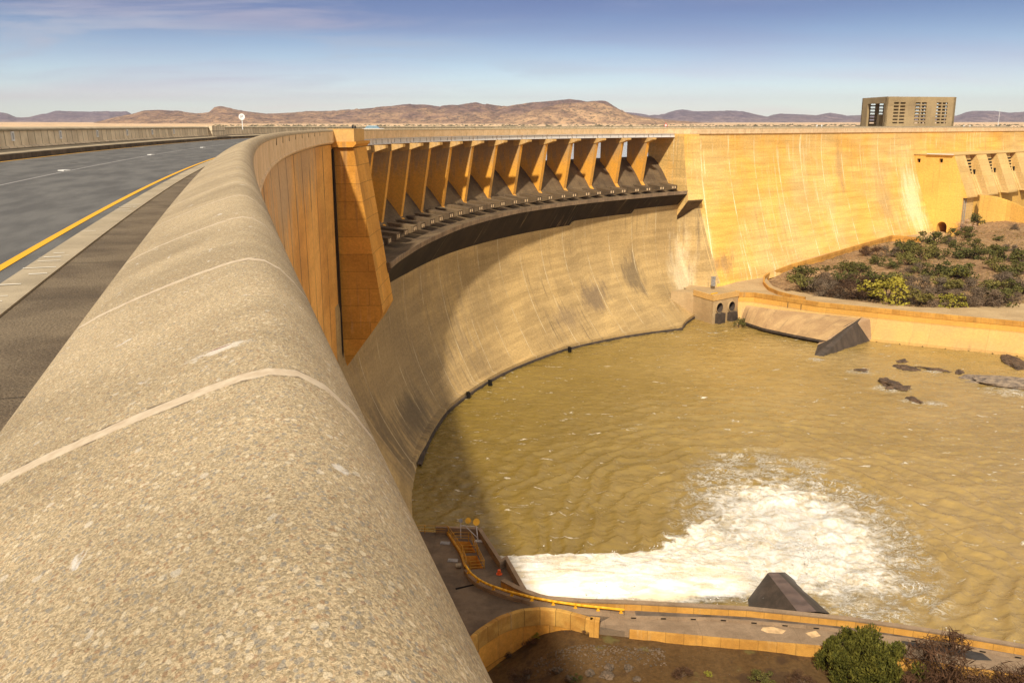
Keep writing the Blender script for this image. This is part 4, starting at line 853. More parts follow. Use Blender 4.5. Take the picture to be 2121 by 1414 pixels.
# the jet itself: a thick arching sheet of white water leaving the platform outlets
def white_material():
    m = bpy.data.materials.new('white_water'); m.use_nodes = True; t = NT(m.node_tree); p = m.node_tree.nodes['Principled BSDF']
    v = t.node('ShaderNodeTexCoord').outputs['Object']; a = t.node('ShaderNodeAttribute', attribute_name='dens').outputs[2]
    st = t.noise(t.scale(v, (.12, 2.0, 1)), 1.0, 7, .7, .5); fi = t.noise(v, 1.6, 6, .72, .5)
    col = t.mix(t.ramp(t.noise(t.scale(v, (.25, 1.2, 1), (3, 9, 0)), .8, 6, .65, .8), .40, .66), (.86, .84, .79), (.74, .64, .46))
    p.inputs['Roughness'].default_value = .9; p.inputs['Specular IOR Level'].default_value = .2
    t.l.new(col, p.inputs['Base Color'])
    al = t.ramp(t.math('ADD', a, t.math('MULTIPLY', t.math('SUBTRACT', t.math('ADD', t.math('MULTIPLY', st, .6), t.math('MULTIPLY', fi, .4)), .5), 1.5)), .16, .80)
    t.l.new(al, p.inputs['Alpha'])
    t.l.new(t.node('ShaderNodeBump', {'Strength': .35, 'Distance': .4, 'Height': t.math('ADD', st, t.math('MULTIPLY', fi, .4))}).outputs[0], p.inputs['Normal'])
    return m
M['white'] = white_material()
for lay in range(3):
    vs = []; ats = []; NU, NV = 110, 60
    for i in range(NU):
        t_ = i/(NU-1); x = -1.6+31*t_; cy = 95.8+1.2*t_+5.5*t_**2.6+.25*lay; hw = (3.9+3.4*t_+1.2*t_*t_)*(1-.10*lay); top = -49.0-2.6*t_**1.6-.0*lay
        for j in range(NV):
            u_ = -1+2*j/(NV-1); n_ = float(fbm(np.array(x*.28+lay*7), np.array(u_*5.5+lay*3), 4, .6))
            prof_ = max(0, 1-abs(u_)**2.4); lump = (n_-.5)*1.3*(.25+t_)
            z = (W+.1)+(top-W)*prof_*(.75+.25*n_)+lump*prof_+.35*lay*prof_
            vs.append((x+.5*(n_-.5), cy+hw*u_, z)); ed = min(1, (1-abs(u_))*3.2); ats.append(ed*(1 if lay == 0 else .55)*min(1, (1-t_)*7+.35))
    fs = [(i*NV+j, (i+1)*NV+j, (i+1)*NV+j+1, i*NV+j+1) for i in range(NU-1) for j in range(NV-1)]
    o = mesh('water_jet', vs, fs, M['white'], smooth=True); a_ = o.data.attributes.new('dens', 'FLOAT', 'POINT'); a_.data.foreach_set('value', ats); tag(o, kind='stuff')
# droplets / torn spray lumps over the boil
vs = []; fs = []; rr = random.Random(3)
def blobs(n, fn):
    for k in range(n):
        x, y, z, r = fn(); b = len(vs); a_ = rr.random()*6.3
        for q in ((1, 0, 0), (-1, 0, 0), (0, 1, 0), (0, -1, 0), (0, 0, 1), (0, 0, -1)):
            c_, s_ = math.cos(a_), math.sin(a_); vs.append((x+r*(q[0]*c_-q[1]*s_*.7), y+r*(q[0]*s_+q[1]*c_*.7), z+r*q[2]*.7))
        fs.extend([(b, b+2, b+4), (b+2, b+1, b+4), (b+1, b+3, b+4), (b+3, b, b+4), (b+2, b, b+5), (b+1, b+2, b+5), (b+3, b+1, b+5), (b, b+3, b+5)])
def fsp():
    a = rr.random()*6.283; r = rr.gauss(0, .36); x = 37+r*13*math.cos(a); y = 104+r*17*math.sin(a)
    return x, y, W+.3+max(0, 1-abs(r))*rr.random()**2*2.6, .05+.13*rr.random()**2
def fjt():
    t_ = rr.random(); x = 1+30*t_; y = 95+1.6*t_+5.5*t_**2.6+rr.gauss(0, 1)*(3.0+2.6*t_); return x, y, W+.4+(3.6-2.0*t_)*rr.random(), .04+.10*rr.random()**2
blobs(450, fsp); blobs(500, fjt)
tag(mesh('water_spray', vs, fs, flat('spray_white', (.85, .84, .80), .9, .2, .05)), kind='stuff')

# drifting spray over the landing zone
hb_ = MB(); hb_.box((31, 104, -49.3), (62, 56, 8.6)); o = hb_.build('spray_mist', None); tag(o, kind='stuff')
m = bpy.data.materials.new('mist'); m.use_nodes = True; m.node_tree.nodes.clear(); t = NT(m.node_tree); ou = t.n.new('ShaderNodeOutputMaterial')
v = t.node('ShaderNodeTexCoord').outputs['Object']; wv = t.node('ShaderNodeVectorMath', {0: v, 1: t.node('ShaderNodeVectorMath', {0: t.node('ShaderNodeTexNoise', {'Vector': v, 'Scale': .12, 'Detail': 3.0}).outputs[1], 1: (12, 12, 3)}, operation='MULTIPLY').outputs[0]}, operation='ADD').outputs[0]
def lobe(cx, cy, rx, ry, top):
    q = t.sep(t.scale(wv, (1/rx, 1/ry, 1/top), (-(cx+6)/rx, -(cy+6)/ry, (53-1.5)/top)))
    d2 = t.math('ADD', t.math('ADD', t.math('MULTIPLY', q[0], q[0]), t.math('MULTIPLY', q[1], q[1])), t.math('MULTIPLY', q[2], q[2]))
    return t.ramp(d2, 1.0, .0)
den = t.math('MAXIMUM', t.math('MAXIMUM', lobe(36, 106, 15, 20, 5.5), lobe(22, 97, 16, 8, 4.5)), t.math('MULTIPLY', lobe(8, 97, 14, 6, 3.5), .6))
den = t.math('MULTIPLY', den, t.ramp(t.noise(v, .25, 4, .6), .3, .65, .2, 1.0))
pv = t.n.new('ShaderNodeVolumePrincipled'); pv.inputs['Color'].default_value = (.98, .97, .95, 1); t.l.new(t.math('MULTIPLY', den, .065), pv.inputs['Density'])
t.l.new(pv.outputs[0], ou.inputs['Volume']); o.data.materials.append(m)

# ------------------------------------------------------------------ far side of the basin: outlet block, wall, deflector wedges
ZT = -45.3
ob = empty('outlet_block', (*at(1500, 640, -49), W), 'square concrete outlet block with two round black pipe mouths at the toe of the dam', 'outlet block')
q0, q1, q2 = at(1437, 604, ZT), at(1478, 616, ZT), at(1530, 606, ZT)
P0, P1, P2 = np.array(q0), np.array(q1), np.array(q2); dirn = (P2-P1)/np.linalg.norm(P2-P1); nr = np.array((dirn[1], -dirn[0]))
poly = [tuple(P0), tuple(P1), tuple(P2), tuple(P2-nr*14), tuple(P1-nr*15)]
MOUTH = []
for px, py in ((1489, 637), (1514, 634)):
    rX, rY, rZ = ray(px, py); k_ = float(np.dot(P1, nr))/(rX*nr[0]+rY*nr[1]); c = np.array((rX*k_, rY*k_)); MOUTH.append((px, py, c, EYE+rZ*k_))
m_ = MB(); n = len(poly)
for i in range(n):
    if i == 1: continue
    a, b = poly[i], poly[(i+1) % n]; L_ = math.hypot(a[0]-b[0], a[1]-b[1]); m_.add([(*a, -54.5), (*b, -54.5), (*b, ZT-.3), (*a, ZT-.3)], [(0, 1, 2, 3)], [(0, -54.5), (L_, -54.5), (L_, ZT-.3), (0, ZT-.3)])
m_.add([(*p_, ZT-.3) for p_ in poly], geometry.tessellate_polygon([[Vector((*p_, 0)) for p_ in poly]]), poly)
W12 = float(np.linalg.norm(P2-P1)); loops = [[Vector((0, -54.5, 0)), Vector((W12, -54.5, 0)), Vector((W12, ZT-.3, 0)), Vector((0, ZT-.3, 0))]]
for px, py, c, zc in MOUTH:
    u0 = float(np.dot(c-P1, dirn)); loops.append([Vector((u0+1.38*math.cos(2*math.pi*i/28), zc+1.38*math.sin(2*math.pi*i/28), 0)) for i in range(28)])
fl = [p_ for l in loops for p_ in l]; m_.add([(*(P1+dirn*p_.x), p_.y) for p_ in fl], geometry.tessellate_polygon(loops), [(p_.x, p_.y) for p_ in fl])
under(m_.build('block', M['froad']), ob)
ep = Path([tuple(P0), tuple(P1), tuple(P2), tuple(P2-nr*1)]); under(sheet('edge_wall', ep, [0, *ep.s[1:]], [(.16, ZT-1.0), (.16, ZT+.55), (-.30, ZT+.55), (-.30, ZT-.35)], M['basin'], smooth=False), ob)
for px, py, c, zc in MOUTH:
    m_ = MB(); n = 28; r = 1.38; V0 = []; V1 = []; V2 = []
    for i in range(n):
        a = 2*math.pi*i/n
        for arr, rr_, dd in ((V0, r+.14, .34), (V1, r, .36), (V2, r, -2.5)):
            e_ = c+dirn*rr_*math.cos(a)+nr*dd; arr.append((e_[0], e_[1], zc+rr_*math.sin(a)))
    V3 = [(v[0]-nr[0]*.4, v[1]-nr[1]*.4, v[2]) for v in V0]
    allv = V0+V1+V3
    F_ = [(i, (i+1) % n, n+(i+1) % n, n+i) for i in range(n)]+[(i, 2*n+i, 2*n+(i+1) % n, (i+1) % n) for i in range(n)]
    m_.add(allv, F_); pi_ = under(m_.build('pipe_rim', M['froad']), ob)
    m_ = MB(); m_.add(V1+V2, [(i, (i+1) % n, n+(i+1) % n, n+i) for i in range(n)]+[tuple(range(n, 2*n))]); bo = m_.build('pipe_bore', M['wet']); bo.parent = pi_
    m_ = MB(); e_ = c+nr*.345; m_.bar((*(c-nr*2.2), zc-.45), (*(c-nr*2.0), zc-.45), .85, 18); vv = m_.build('bore_valve', M['dark']); vv.parent = pi_
    m_ = MB(); cc = c+nr*.55; m_.box((*cc, zc-4.0), (2.9, 1.5, 5.0), math.atan2(dirn[1], dirn[0])); under(m_.build('stained_plinth', M['wet']), ob)
m_ = MB(); cc = P1+dirn*1.6-nr*1.0; m_.box((*cc, ZT+.8), (2.6, .5, .25), math.atan2(dirn[1], dirn[0])); tag(m_.build('yellow_beam', M['yellow'], loc=(*cc, ZT)), 'small yellow lifting beam lying on top of the outlet block', 'beam')
cc = at(1477, 592, ZT); m_ = MB(); m_.box((*cc, ZT+1.3), (1.0, .8, 2.6), .6); m_.box((*cc, ZT+2.7), (1.2, 1.0, .15), .6); tag(m_.build('control_cabinet', M['grey'], loc=(*cc, ZT)), 'grey metal cabinet standing on the outlet block against the dam', 'cabinet')

fw = Path([at(1529, 605, ZT), at(1562, 606, ZT), at(1700, 626, ZT), at(1900, 646, ZT), at(2121, 666, ZT), at(2330, 690, ZT), (230, 165)])
tf = empty('training_wall', (*fw.at(20), W), 'long sunlit basin wall with parapet on the far right side of the brown pool', 'wall')
Sf = rng(0, fw.L, 1.5)
under(sheet('parapet', fw, Sf, [(-.45, ZT-1.2), (-.45, ZT-.1), (-.40, ZT), (.12, ZT), (.16, ZT-.08), (.16, ZT-1.22), (.04, ZT-1.30)], M['ochre'], smooth=False), tf)
SW = fw.s[2]+4.3*1.0
M['band'] = conc('orange_band_concrete', (.74, .40, .085), (.66, .36, .08), (13, 40), .05, .3, .06, .35, (.22, .14, .08), None, .5, .25, 6, .3, big=.1)
def fprof(q):
    t_ = min(1, max(0, (q-fw.s[2]-6)/14.0))
    A = [(.12, -47.9), (.12, -48.2), (1.2, -49.6), (2.9, -50.9), (4.9, -51.9), (5.2, -52.2), (5.4, -54.5)]
    sc = float(np.interp(q, [0, fw.s[2]+6, fw.s[3], fw.s[4]], [1.0, 1.35, 1.05, .9]))
    return [(a if a < .2 else .1+(a-.1)*sc, b) for a, b in A]
under(sheet('upper_band', fw, Sf, [(.03, ZT-1.25), (.05, -47.9), (.12, -47.92)], M['band'], smooth=False), tf)
under(sheet('basin_face', fw, Sf, fprof, M['basin']), tf)
for k in range(12):
    px = 1806+k*28 if k else 1822
    q = fw.s[2]+11+k*5.2; x, y = fw.at(q, fprof(q)[-2][0]+.05); m_ = MB(); m_.bar((x, y, W-.1), (x-.15, y-.1, W+.2), .30, 8, .20); under(m_.build('weep_hole', M['dark']), tf)
for px in (1635, 1662):
    x, y = fw.at(float(np.interp(px, [1562, 1700], [fw.s[1], fw.s[2]])), .08); m_ = MB(); m_.box((x, y, -47.4), (.16, .12, 1.8)); under(m_.build('drain_stain_pipe', M['wet']), tf)
# smooth splash apron in front of the wall, with undercut
ap = empty('splash_apron', (*fw.at(15, 4), W), 'smooth sloping concrete splash apron with blackened lower edge between the outlet block and the wedge', 'apron')
A_top = [at(1546, 632, -47.6), at(1600, 640, -47.6), at(1700, 650, -47.6), at(1795, 660, -47.6)]
A_bot = [at(1535, 664, -51.6), at(1580, 679, -51.6), at(1640, 692, -51.6), at(1718, 707, -51.6)]
vs = []; uv = []; n = 24; mcols = 14
for i in range(n+1):
    t_ = i/n; k_ = t_*3; a = np.array([np.interp(k_, range(4), [p_[0] for p_ in A_top]), np.interp(k_, range(4), [p_[1] for p_ in A_top])]); b = np.array([np.interp(k_, range(4), [p_[0] for p_ in A_bot]), np.interp(k_, range(4), [p_[1] for p_ in A_bot])])
    L_ = np.linalg.norm(b-a)
    for j in range(mcols+1):
        u_ = j/mcols; q = a+(b-a)*u_; z = -47.6-4.0*(u_*.75+.25*u_*u_)+.35*math.sin(u_*math.pi); vs.append((*q, z)); uv.append((t_*34, -u_*L_))
    q = b+(b-a)*(-.03); vs.append((*b, -52.2)); uv.append((t_*34, -L_-.6)); vs.append((*(b-(b-a)*.10), -52.6)); uv.append((t_*34, -L_-1.5)); vs.append((*(b-(b-a)*.10), -54.5)); uv.append((t_*34, -L_-3))
rw = mcols+4; fs = [(i*rw+j, i*rw+j+1, (i+1)*rw+j+1, (i+1)*rw+j) for i in range(n) for j in range(rw-1)]
o = under(mesh('apron_slope', vs[:], [f for f in fs if f[0] % rw < mcols], M['apron'], uvs=uv, smooth=True), ap)
under(mesh('apron_edge', vs[:], [f for f in fs if f[0] % rw >= mcols], M['wet'], uvs=uv), ap)
def wedge(name, pts, faces, label, mats):
    e = empty(name, pts[0], label, 'wedge')
    for nm, fc, mm in mats:
        m_ = MB(); m_.poly3(pts, fc); under(m_.build(nm, mm), e)
    return e
wp = [at3(1785, 657, -46.9), at3(1802, 661, -46.9), at3(1806, 712, -53.6), at3(1697, 746, -53.4), at3(1676, 745, -53.4), at3(1688, 717, -53.2), at3(1716, 692, -50.6), at3(1740, 680, -49.4), at3(1722, 712, -51.6), at3(1700, 728, -52.4)]
# 0 root back, 1 root right, 2 right foot, 3 tip right, 4 tip left, 5 left foot, 6 nose shoulder, 7 ridge mid, 8 inner crease, 9 nose low
wedge('deflector_wedge', wp, None, 'weathered concrete deflector wedge projecting from the far wall into the pool', [
    ('right_flank', [(1, 2, 3, 9, 8, 7), (0, 1, 7)], M['wedge']), ('nose', [(8, 9, 5, 6), (9, 3, 4, 5), (7, 8, 6)], M['wedge']), ('left_flank', [(0, 7, 6, 5), (5, 4, 3, 2, 0)], M['wet'])])
vp = [at3(1590, 1186, -50.2), at3(1613, 1186, -50.2), at3(1692, 1266, -48.6), at3(1652, 1266, -48.6), at3(1536, 1258, -53.5), at3(1596, 1184, -53.6), at3(1630, 1184, -53.6), at3(1722, 1270, -53.6)]
wedge('deflector_wedge', vp, None, 'dark wet concrete deflector wedge beside the lower road with the white water breaking over it', [
    ('top_face', [(0, 1, 2, 3)], flat('dark_wet_top', (.13, .09, .075), .5, .4, .4, .6)), ('left_flank', [(0, 3, 4), (0, 4, 5)], M['wet']), ('right_flank', [(1, 6, 7, 2), (0, 5, 6, 1)], M['wet'])])

# ------------------------------------------------------------------ far bank: roads, hairpin wall, hillside
hw_img = [(1668, 615, -45.4), (1640, 610, -45.4), (1612, 603, -45.4), (1592, 594, -45.4), (1582, 583, -45.3), (1583, 572, -45.1), (1594, 563, -44.8), (1640, 547, -43.5), (1700, 530, -41.8), (1760, 512, -41.0), (1848, 487, -40.0), (1878, 489, -40.0), (1908, 493, -40.3)]
hz = [p_[2] for p_ in hw_img]; hp = Path([at(*p_) for p_ in hw_img])
def hprof(q):
    z = float(np.interp(q, hp.s, hz)); return [(-.22, z-1.1), (-.22, z), (.22, z), (.26, z-.05), (.26, z-1.0), (.16, z-1.1), (.22, z-4.5)]
hps = sorted(set([*rng(0, hp.L, 2), *hp.s]))
hwall = sheet('hairpin_wall', Path([p_ for p_ in hp.p][::-1]), rng(0, hp.L, 1.5), lambda q: hprof(hp.L-q)[::1], M['ochre'], smooth=False) if False else None
m_h = []
def hprof2(q): z = float(np.interp(q, hp.s, hz)); return [(.22, z-1.1), (.22, z), (-.22, z), (-.26, z-.05), (-.26, z-1.0), (-.16, z-1.1), (-.22, z-4.5)]
side = Vector((hp.at(hp.L*.6, 1)[0]-hp.at(hp.L*.6, 0)[0], hp.at(hp.L*.6, 1)[1]-hp.at(hp.L*.6, 0)[1]))   # right-hand side = hillside for the upper leg
o = sheet('hairpin_wall', hp, hps, hprof if side.y < 0 else hprof2, M['ochre'], smooth=False); tag(o, 'ochre retaining wall that turns a hairpin and climbs along the foot of the far dam face', 'wall')
# road apron between dam foot and wall (climbs to the tunnel)
up_pts = [(1436, 600, -46.4), (1450, 594, -46.0), (1500, 583, -45.3), (1600, 556, -43.9), (1700, 527, -42.4), (1760, 511, -41.7), (1850, 487, -40.8), (1935, 476, -41.4), (1975, 483, -42.0), (1940, 498, -42.0), (1905, 497, -41.1), (1850, 490, -40.9), (1760, 515, -41.9), (1700, 533, -42.7), (1640, 551, -44.4), (1600, 565, -45.7), (1588, 577, -46.1), (1600, 592, -46.3), (1630, 604, -46.4), (1668, 619, -46.4), (1640, 614, -46.4), (1562, 612, -46.4), (1530, 612, -46.4), (1478, 622, -46.4)]
V = [at3(*p_) for p_ in up_pts]; V = [(x, y, z) for x, y, z in V]
cx_, cy_ = np.mean([v[0] for v in V]), np.mean([v[1] for v in V])
# widen towards the dam so no gap shows
n_ = Vector((-.743, .669))
V = [(x-.5*5, y+.86*5, z) if i < 8 else (x, y, z) for i, (x, y, z) in enumerate(V)]
tri = geometry.tessellate_polygon([[Vector((x, y, 0)) for x, y, z in V]])
o = mesh('road', V, tri, M['froad'], uvs=[(v[0], v[1]) for v in V]); tag(o, kind='structure')
fin = [(1562, 604, -46.5), (1600, 606, -46.5), (1640, 602, -46.5), (1700, 614, -46.5), (1800, 627, -46.5), (1900, 636, -46.5), (2000, 637, -46.5), (2060, 634, -46.5), (2121, 628, -46.5), (2200, 628, -46.5), (2330, 650, -46.5)]
V = [at3(*p_) for p_ in fin]+[(*fw.at(q, -.2), -46.5) for q in (fw.s[5], fw.s[4], fw.s[3], fw.s[2], fw.s[1], 0)]
tri = geometry.tessellate_polygon([[Vector((x, y, 0)) for x, y, z in V]])
o = mesh('road', V, tri, M['froad'], uvs=[(v[0], v[1]) for v in V]); tag(o, kind='structure')
# hillside: smooth surface through surveyed spot heights
ctrl = [(1640, 592, -46.9), (1700, 606, -46.8), (1800, 620, -46.8), (1900, 630, -46.8), (2000, 632, -46.8), (2121, 624, -46.7), (2300, 640, -46.8), (1600, 580, -47.2),
        (1650, 566, -45.4), (1700, 553, -44.2), (1760, 534, -43.1), (1848, 512, -42.0), (1905, 505, -42.0), (1960, 490, -42.2), (2000, 468, -39.0), (2060, 458, -37.2), (2121, 452, -36.0), (2250, 450, -35.5),
        (1750, 570, -45.4), (1850, 570, -44.7), (1950, 570, -44.1), (2050, 570, -43.6), (2121, 570, -43.3), (2250, 570, -43.0), (1900, 530, -43.2), (2000, 520, -41.9), (2080, 510, -40.7), (2121, 505, -40.2), (1960, 503, -42.3), (2010, 490, -40.8), (2060, 480, -39.4), (1800, 600, -46.4), (1950, 608, -46.3), (2080, 608, -46.1)]
CT = np.array([at3(*c) for c in ctrl])
def rbf_fit(P):
    D = np.hypot(P[:, None, 0]-P[None, :, 0], P[:, None, 1]-P[None, :, 1]); A = D+np.eye(len(P))*.5
    Q = np.concatenate([np.ones((len(P), 1)), P[:, :2]/100], 1); Z = np.zeros((3, 3)); Mx = np.block([[A, Q], [Q.T, Z]]); return np.linalg.solve(Mx, np.concatenate([P[:, 2], np.zeros(3)]))
WR = rbf_fit(CT)
def hill_z(X, Y):
    X = np.asarray(X, float); Y = np.asarray(Y, float); D = np.sqrt((X[..., None]-CT[:, 0])**2+(Y[..., None]-CT[:, 1])**2); n = len(CT)
    z = D @ WR[:n]+WR[n]+WR[n+1]*X/100+WR[n+2]*Y/100; return np.clip(z, -47.3, -30)+(fbm(X*.35, Y*.35, 4)-.5)*.9
hedge = Path([tuple(p_) for p_ in hp.p[6:]])
hx = [p_[0] for p_ in hp.p[6:]]; hy = [p_[1] for p_ in hp.p[6:]]
m, t, p = mat('rubble_hillside', .95, .15); v = t.node('ShaderNodeTexCoord').outputs['Object']
vo = t.node('ShaderNodeTexVoronoi', {'Vector': v, 'Scale': .9}); n1 = t.noise(v, .08, 4, .6); n2 = t.noise(v, 1.4, 6, .75)
col = t.mix(t.ramp(n1, .35, .65), (.30, .145, .026), (.40, .21, .045)); col = t.mix(.5, col, t.mix(t.sep(vo.outputs['Color'])[0], (.55, .55, .55), (1.3, 1.3, 1.3)), 'MULTIPLY'); col = t.mix(.7, col, t.mix(t.ramp(n2, .3, .7), (.5, .5, .5), (1.4, 1.4, 1.4)), 'MULTIPLY')
hs = t.node('ShaderNodeHueSaturation', {'Saturation': .75, 'Color': col}).outputs[0]
t.l.new(hs, p.inputs['Base Color']); t.l.new(t.node('ShaderNodeBump', {'Strength': 1.0, 'Distance': .5, 'Height': t.math('ADD', n2, vo.outputs['Distance'])}).outputs[0], p.inputs['Normal'])
M['hill'] = m
def hill_keep(X, Y):
    lim = np.interp(X, [0]+hx+[hx[-1]+25, 600], [hy[0]]+hy+[hy[-1]+22, hy[-1]+260]); inner = [fw.at(q, -5.5) for q in fw.s]; ix = [a for a, b in inner]; iy = [b for a, b in inner]
    return (Y < lim) & (Y > np.interp(X, ix, iy)) & (X > 78)
o = grid('hillside', 70, 330, 200, 150, 460, 240, hill_z, M['hill'], 1, hill_keep); tag(o, kind='structure')

# ------------------------------------------------------------------ rocks
def rock(name, loc, size, m, seed, label, group=None, flatk=.5, cat='rock'):
    bm = bmesh.new(); bmesh.ops.create_icosphere(bm, subdivisions=4, radius=1)
    for v_ in bm.verts:
        n_ = mnoise.fractal(v_.co*1.3+Vector((seed*3.1, seed, 0)), 1.0, 2.0, 4)+.4*mnoise.cell(v_.co*2+Vector((seed, 0, 0)))
        v_.co *= 1+.38*n_
    for v_ in bm.verts: v_.co = Vector((v_.co.x*size[0], v_.co.y*size[1], v_.co.z*size[2]))
    me = bpy.data.meshes.new(name); bm.to_mesh(me); bm.free(); me.materials.append(m)
    o = bpy.data.objects.new(name, me); C.objects.link(o); o.location = loc; o.rotation_euler = (0, 0, seed*1.7)
    return tag(o, label, cat, group)
RK = [((1845, 798), (4.2, 2.0, .75), 'flat dark wet rock standing in the middle of the pool, largest of the group'), ((1862, 805), (2.4, 1.5, .6), 'brown lower slab against the front of the largest dark rock in the pool'), ((1893, 830), (2.2, .9, .45), 'narrow dark rock nearest the camera in the open pool'), ((1783, 768), (1.8, 1.4, .35), 'small dark rock awash in the pool, leftmost of the group'),
      ((1878, 764), (3.2, 1.8, .45), 'low brown rock just breaking the surface behind the largest pool rock'), ((1868, 750), (1.8, 1.2, .4), 'small rock farthest back in the pool'), ((1935, 767), (3.4, .9, .4), 'long thin dark rock in line right of the low brown rock'), ((1987, 772), (2.2, .9, .35), 'small dark rock between the long thin rock and the pale slab'),
      ((2100, 796), (10.5, 4.0, .95), 'broad pale-topped rock slab on the right edge of the pool'), ((2098, 752), (6.5, 2.2, .8), 'patch of broken dark rocks against the right edge behind the pale slab')]
for i, (pp_, sz, lb) in enumerate(RK):
    x, y = at(*pp_, W); rock('rock', (x, y, W+.05), (sz[0], sz[1], sz[2]*1.15), M['rock'] if i != 8 else rockmat('pale_slab_rock', (.10, .08, .07), (.36, .27, .18), .8), i+1, lb, 'rocks in the pool')
def on_dirt(px, py):
    z = -49.
    for _ in range(12): x, y = at(px, py, z); z = gz(x, y)
    return x, y
rr = random.Random(11)
big = [(1180, 1408, 'grey boulder at the bottom edge, left of the little green sprig'), (1222, 1396, 'pale boulder among rubble at the bottom edge'), (1258, 1401, 'pinkish boulder low at the bottom edge'), (1300, 1385, 'blue-grey boulder at the upper edge of the rubble'), (1155, 1390, 'small pale boulder left of the rubble patch'), (1262, 1384, 'dark boulder above the pinkish one'), (1320, 1408, 'orange-brown boulder at the right end of the rubble'), (1090, 1402, 'angular stone beside the dark brown thicket')]
for i, (px, py, lb) in enumerate(big):
    x, y = on_dirt(px, py); s_ = .32+.25*rr.random(); rock('boulder', (x, y, gz(x, y)+.1), (s_, s_*.8, s_*.7), M['stone'], i+20, lb, 'boulders in the dirt below the lower road', cat='boulder')
vs = []; fs = []
def stones(n, fn):
    for k in range(n):
        x, y, z, r = fn(); b = len(vs); a_ = rr.random()*6.3; sh = [rr.uniform(.6, 1.1) for _ in range(6)]
        for (q, k_) in zip(((1, 0, 0), (-1, 0, 0), (0, 1, 0), (0, -1, 0), (0, 0, 1), (0, 0, -1)), sh):
            c_, s_ = math.cos(a_), math.sin(a_); vs.append((x+r*k_*(q[0]*c_-q[1]*s_), y+r*k_*(q[0]*s_+q[1]*c_), z+r*k_*q[2]*.7))
        fs.extend([(b, b+2, b+4), (b+2, b+1, b+4), (b+1, b+3, b+4), (b+3, b, b+4), (b+2, b, b+5), (b+1, b+2, b+5), (b+3, b+1, b+5), (b, b+3, b+5)])
def f1():
    x = rr.uniform(2, 14); y = 75.5-abs(rr.gauss(0, 1.6))-max(0, (x-9)*.1); return x, y, gz(x, y)+.02, .05+.13*rr.random()**2
def f2():
    x = rr.uniform(-3, 50); y = rr.uniform(62, 79)-.1*max(0, x); return x, y, gz(x, y)+.0, .02+.06*rr.random()**3
stones(650, f1); stones(800, f2)
tag(mesh('rubble', vs, fs, M['stone']), kind='stuff')
vs = []; fs = []
def f3():
    x = rr.uniform(120, 230); y = rr.uniform(230, 400); return x, y, float(hill_z(x, y)), .18+.55*rr.random()**2
pos_ok = 0
cand = [(rr.uniform(100, 240), rr.uniform(225, 410)) for _ in range(7000)]
cz = hill_z(np.array([c[0] for c in cand]), np.array([c[1] for c in cand])); ck = hill_keep(np.array([c[0] for c in cand]), np.array([c[1] for c in cand]))
lst = [(c[0], c[1], z) for c, z, k in zip(cand, cz, ck) if k]
it = iter(lst); stones(len(lst), lambda: (*next(it), .12+.45*rr.random()**3))
tag(mesh('rubble', vs, fs, rockmat('hill_stone', (.20, .10, .03), (.42, .25, .10), .95)), kind='stuff')

# ------------------------------------------------------------------ plants
def leafmat(name, a, b, tr=.25):
    m = bpy.data.materials.new(name); m.use_nodes = True; t = NT(m.node_tree); p = m.node_tree.nodes['Principled BSDF']
    v = t.node('ShaderNodeTexCoord').outputs['Object']; g = t.node('ShaderNodeObjectInfo').outputs['Random']
    n = t.noise(v, 1.3, 3, .6); wn = t.node('ShaderNodeTexWhiteNoise', {'Vector': t.scale(v, (3, 3, 3))}, noise_dimensions='3D').outputs[0]
    col = t.mix(t.ramp(t.math('ADD', t.math('MULTIPLY', n, .7), t.math('MULTIPLY', wn, .3)), .3, .7), a, b)
    col = t.mix(t.math('MULTIPLY', g, .45), col, t.mix(1.0, col, (1.25, .95, .8), 'MULTIPLY'))
    t.l.new(col, p.inputs['Base Color']); p.inputs['Roughness'].default_value = .85; p.inputs['Specular IOR Level'].default_value = .15
    return m
LM = {'green': leafmat('bush_green_leaf', (.050, .058, .016), (.135, .130, .035)), 'grey': leafmat('grey_twig', (.085, .065, .045), (.20, .155, .105)), 'olive': leafmat('olive_leaf', (.09, .085, .022), (.20, .18, .05)),
      'bright': leafmat('yellow_green_leaf', (.16, .16, .02), (.36, .33, .05)), 'brown': leafmat('brown_twig', (.05, .028, .015), (.12, .07, .04)), 'pale': leafmat('pale_dry_twig', (.38, .27, .18), (.52, .40, .28)), 'tree': leafmat('cypress_leaf', (.030, .042, .008), (.15, .15, .025))}
M['wood'] = flat('bark', (.12, .08, .055), .9, .1)
def foliage(rs, R, H, ncl, nleaf, ls, twig=False, sag=.0):
    """leaf-sized faces gathered in clumps through the volume of a crown of radius R and height H"""
    V = []; Fc = []
    cl = []
    for k in range(ncl):
        a = rs.uniform(0, 6.283); u_ = rs.rand()**.5; z = rs.uniform(.22, .92); rr_ = u_*R*math.sqrt(max(.05, 1-((z-.42)/.62)**2)); cl.append((rr_*math.cos(a), rr_*math.sin(a), z*H, rs.uniform(.26, .46)*R))
    for k in range(nleaf):
        c = cl[rs.randint(ncl)]; d = rs.normal(0, 1, 3); d /= np.linalg.norm(d); r_ = c[3]*rs.uniform(.55, 1.1); P = np.array(c[:3])+d*r_*np.array((1, 1, .72)); P[2] = max(.04*H, P[2]-sag*abs(d[0]))
        n_ = d+rs.normal(0, .55, 3); n_ /= np.linalg.norm(n_); a_ = np.cross(n_, rs.normal(0, 1, 3)); a_ /= np.linalg.norm(a_); b_ = np.cross(n_, a_); s_ = ls*rs.uniform(.6, 1.35)
        w_ = s_*(.16 if twig else .62); L_ = s_*(2.0 if twig else 1.0); i = len(V)
        V += [P-a_*L_*.5, P+b_*w_*.5, P+a_*L_*.5, P-b_*w_*.5]; Fc.append((i, i+1, i+2, i+3))
    return V, Fc, cl
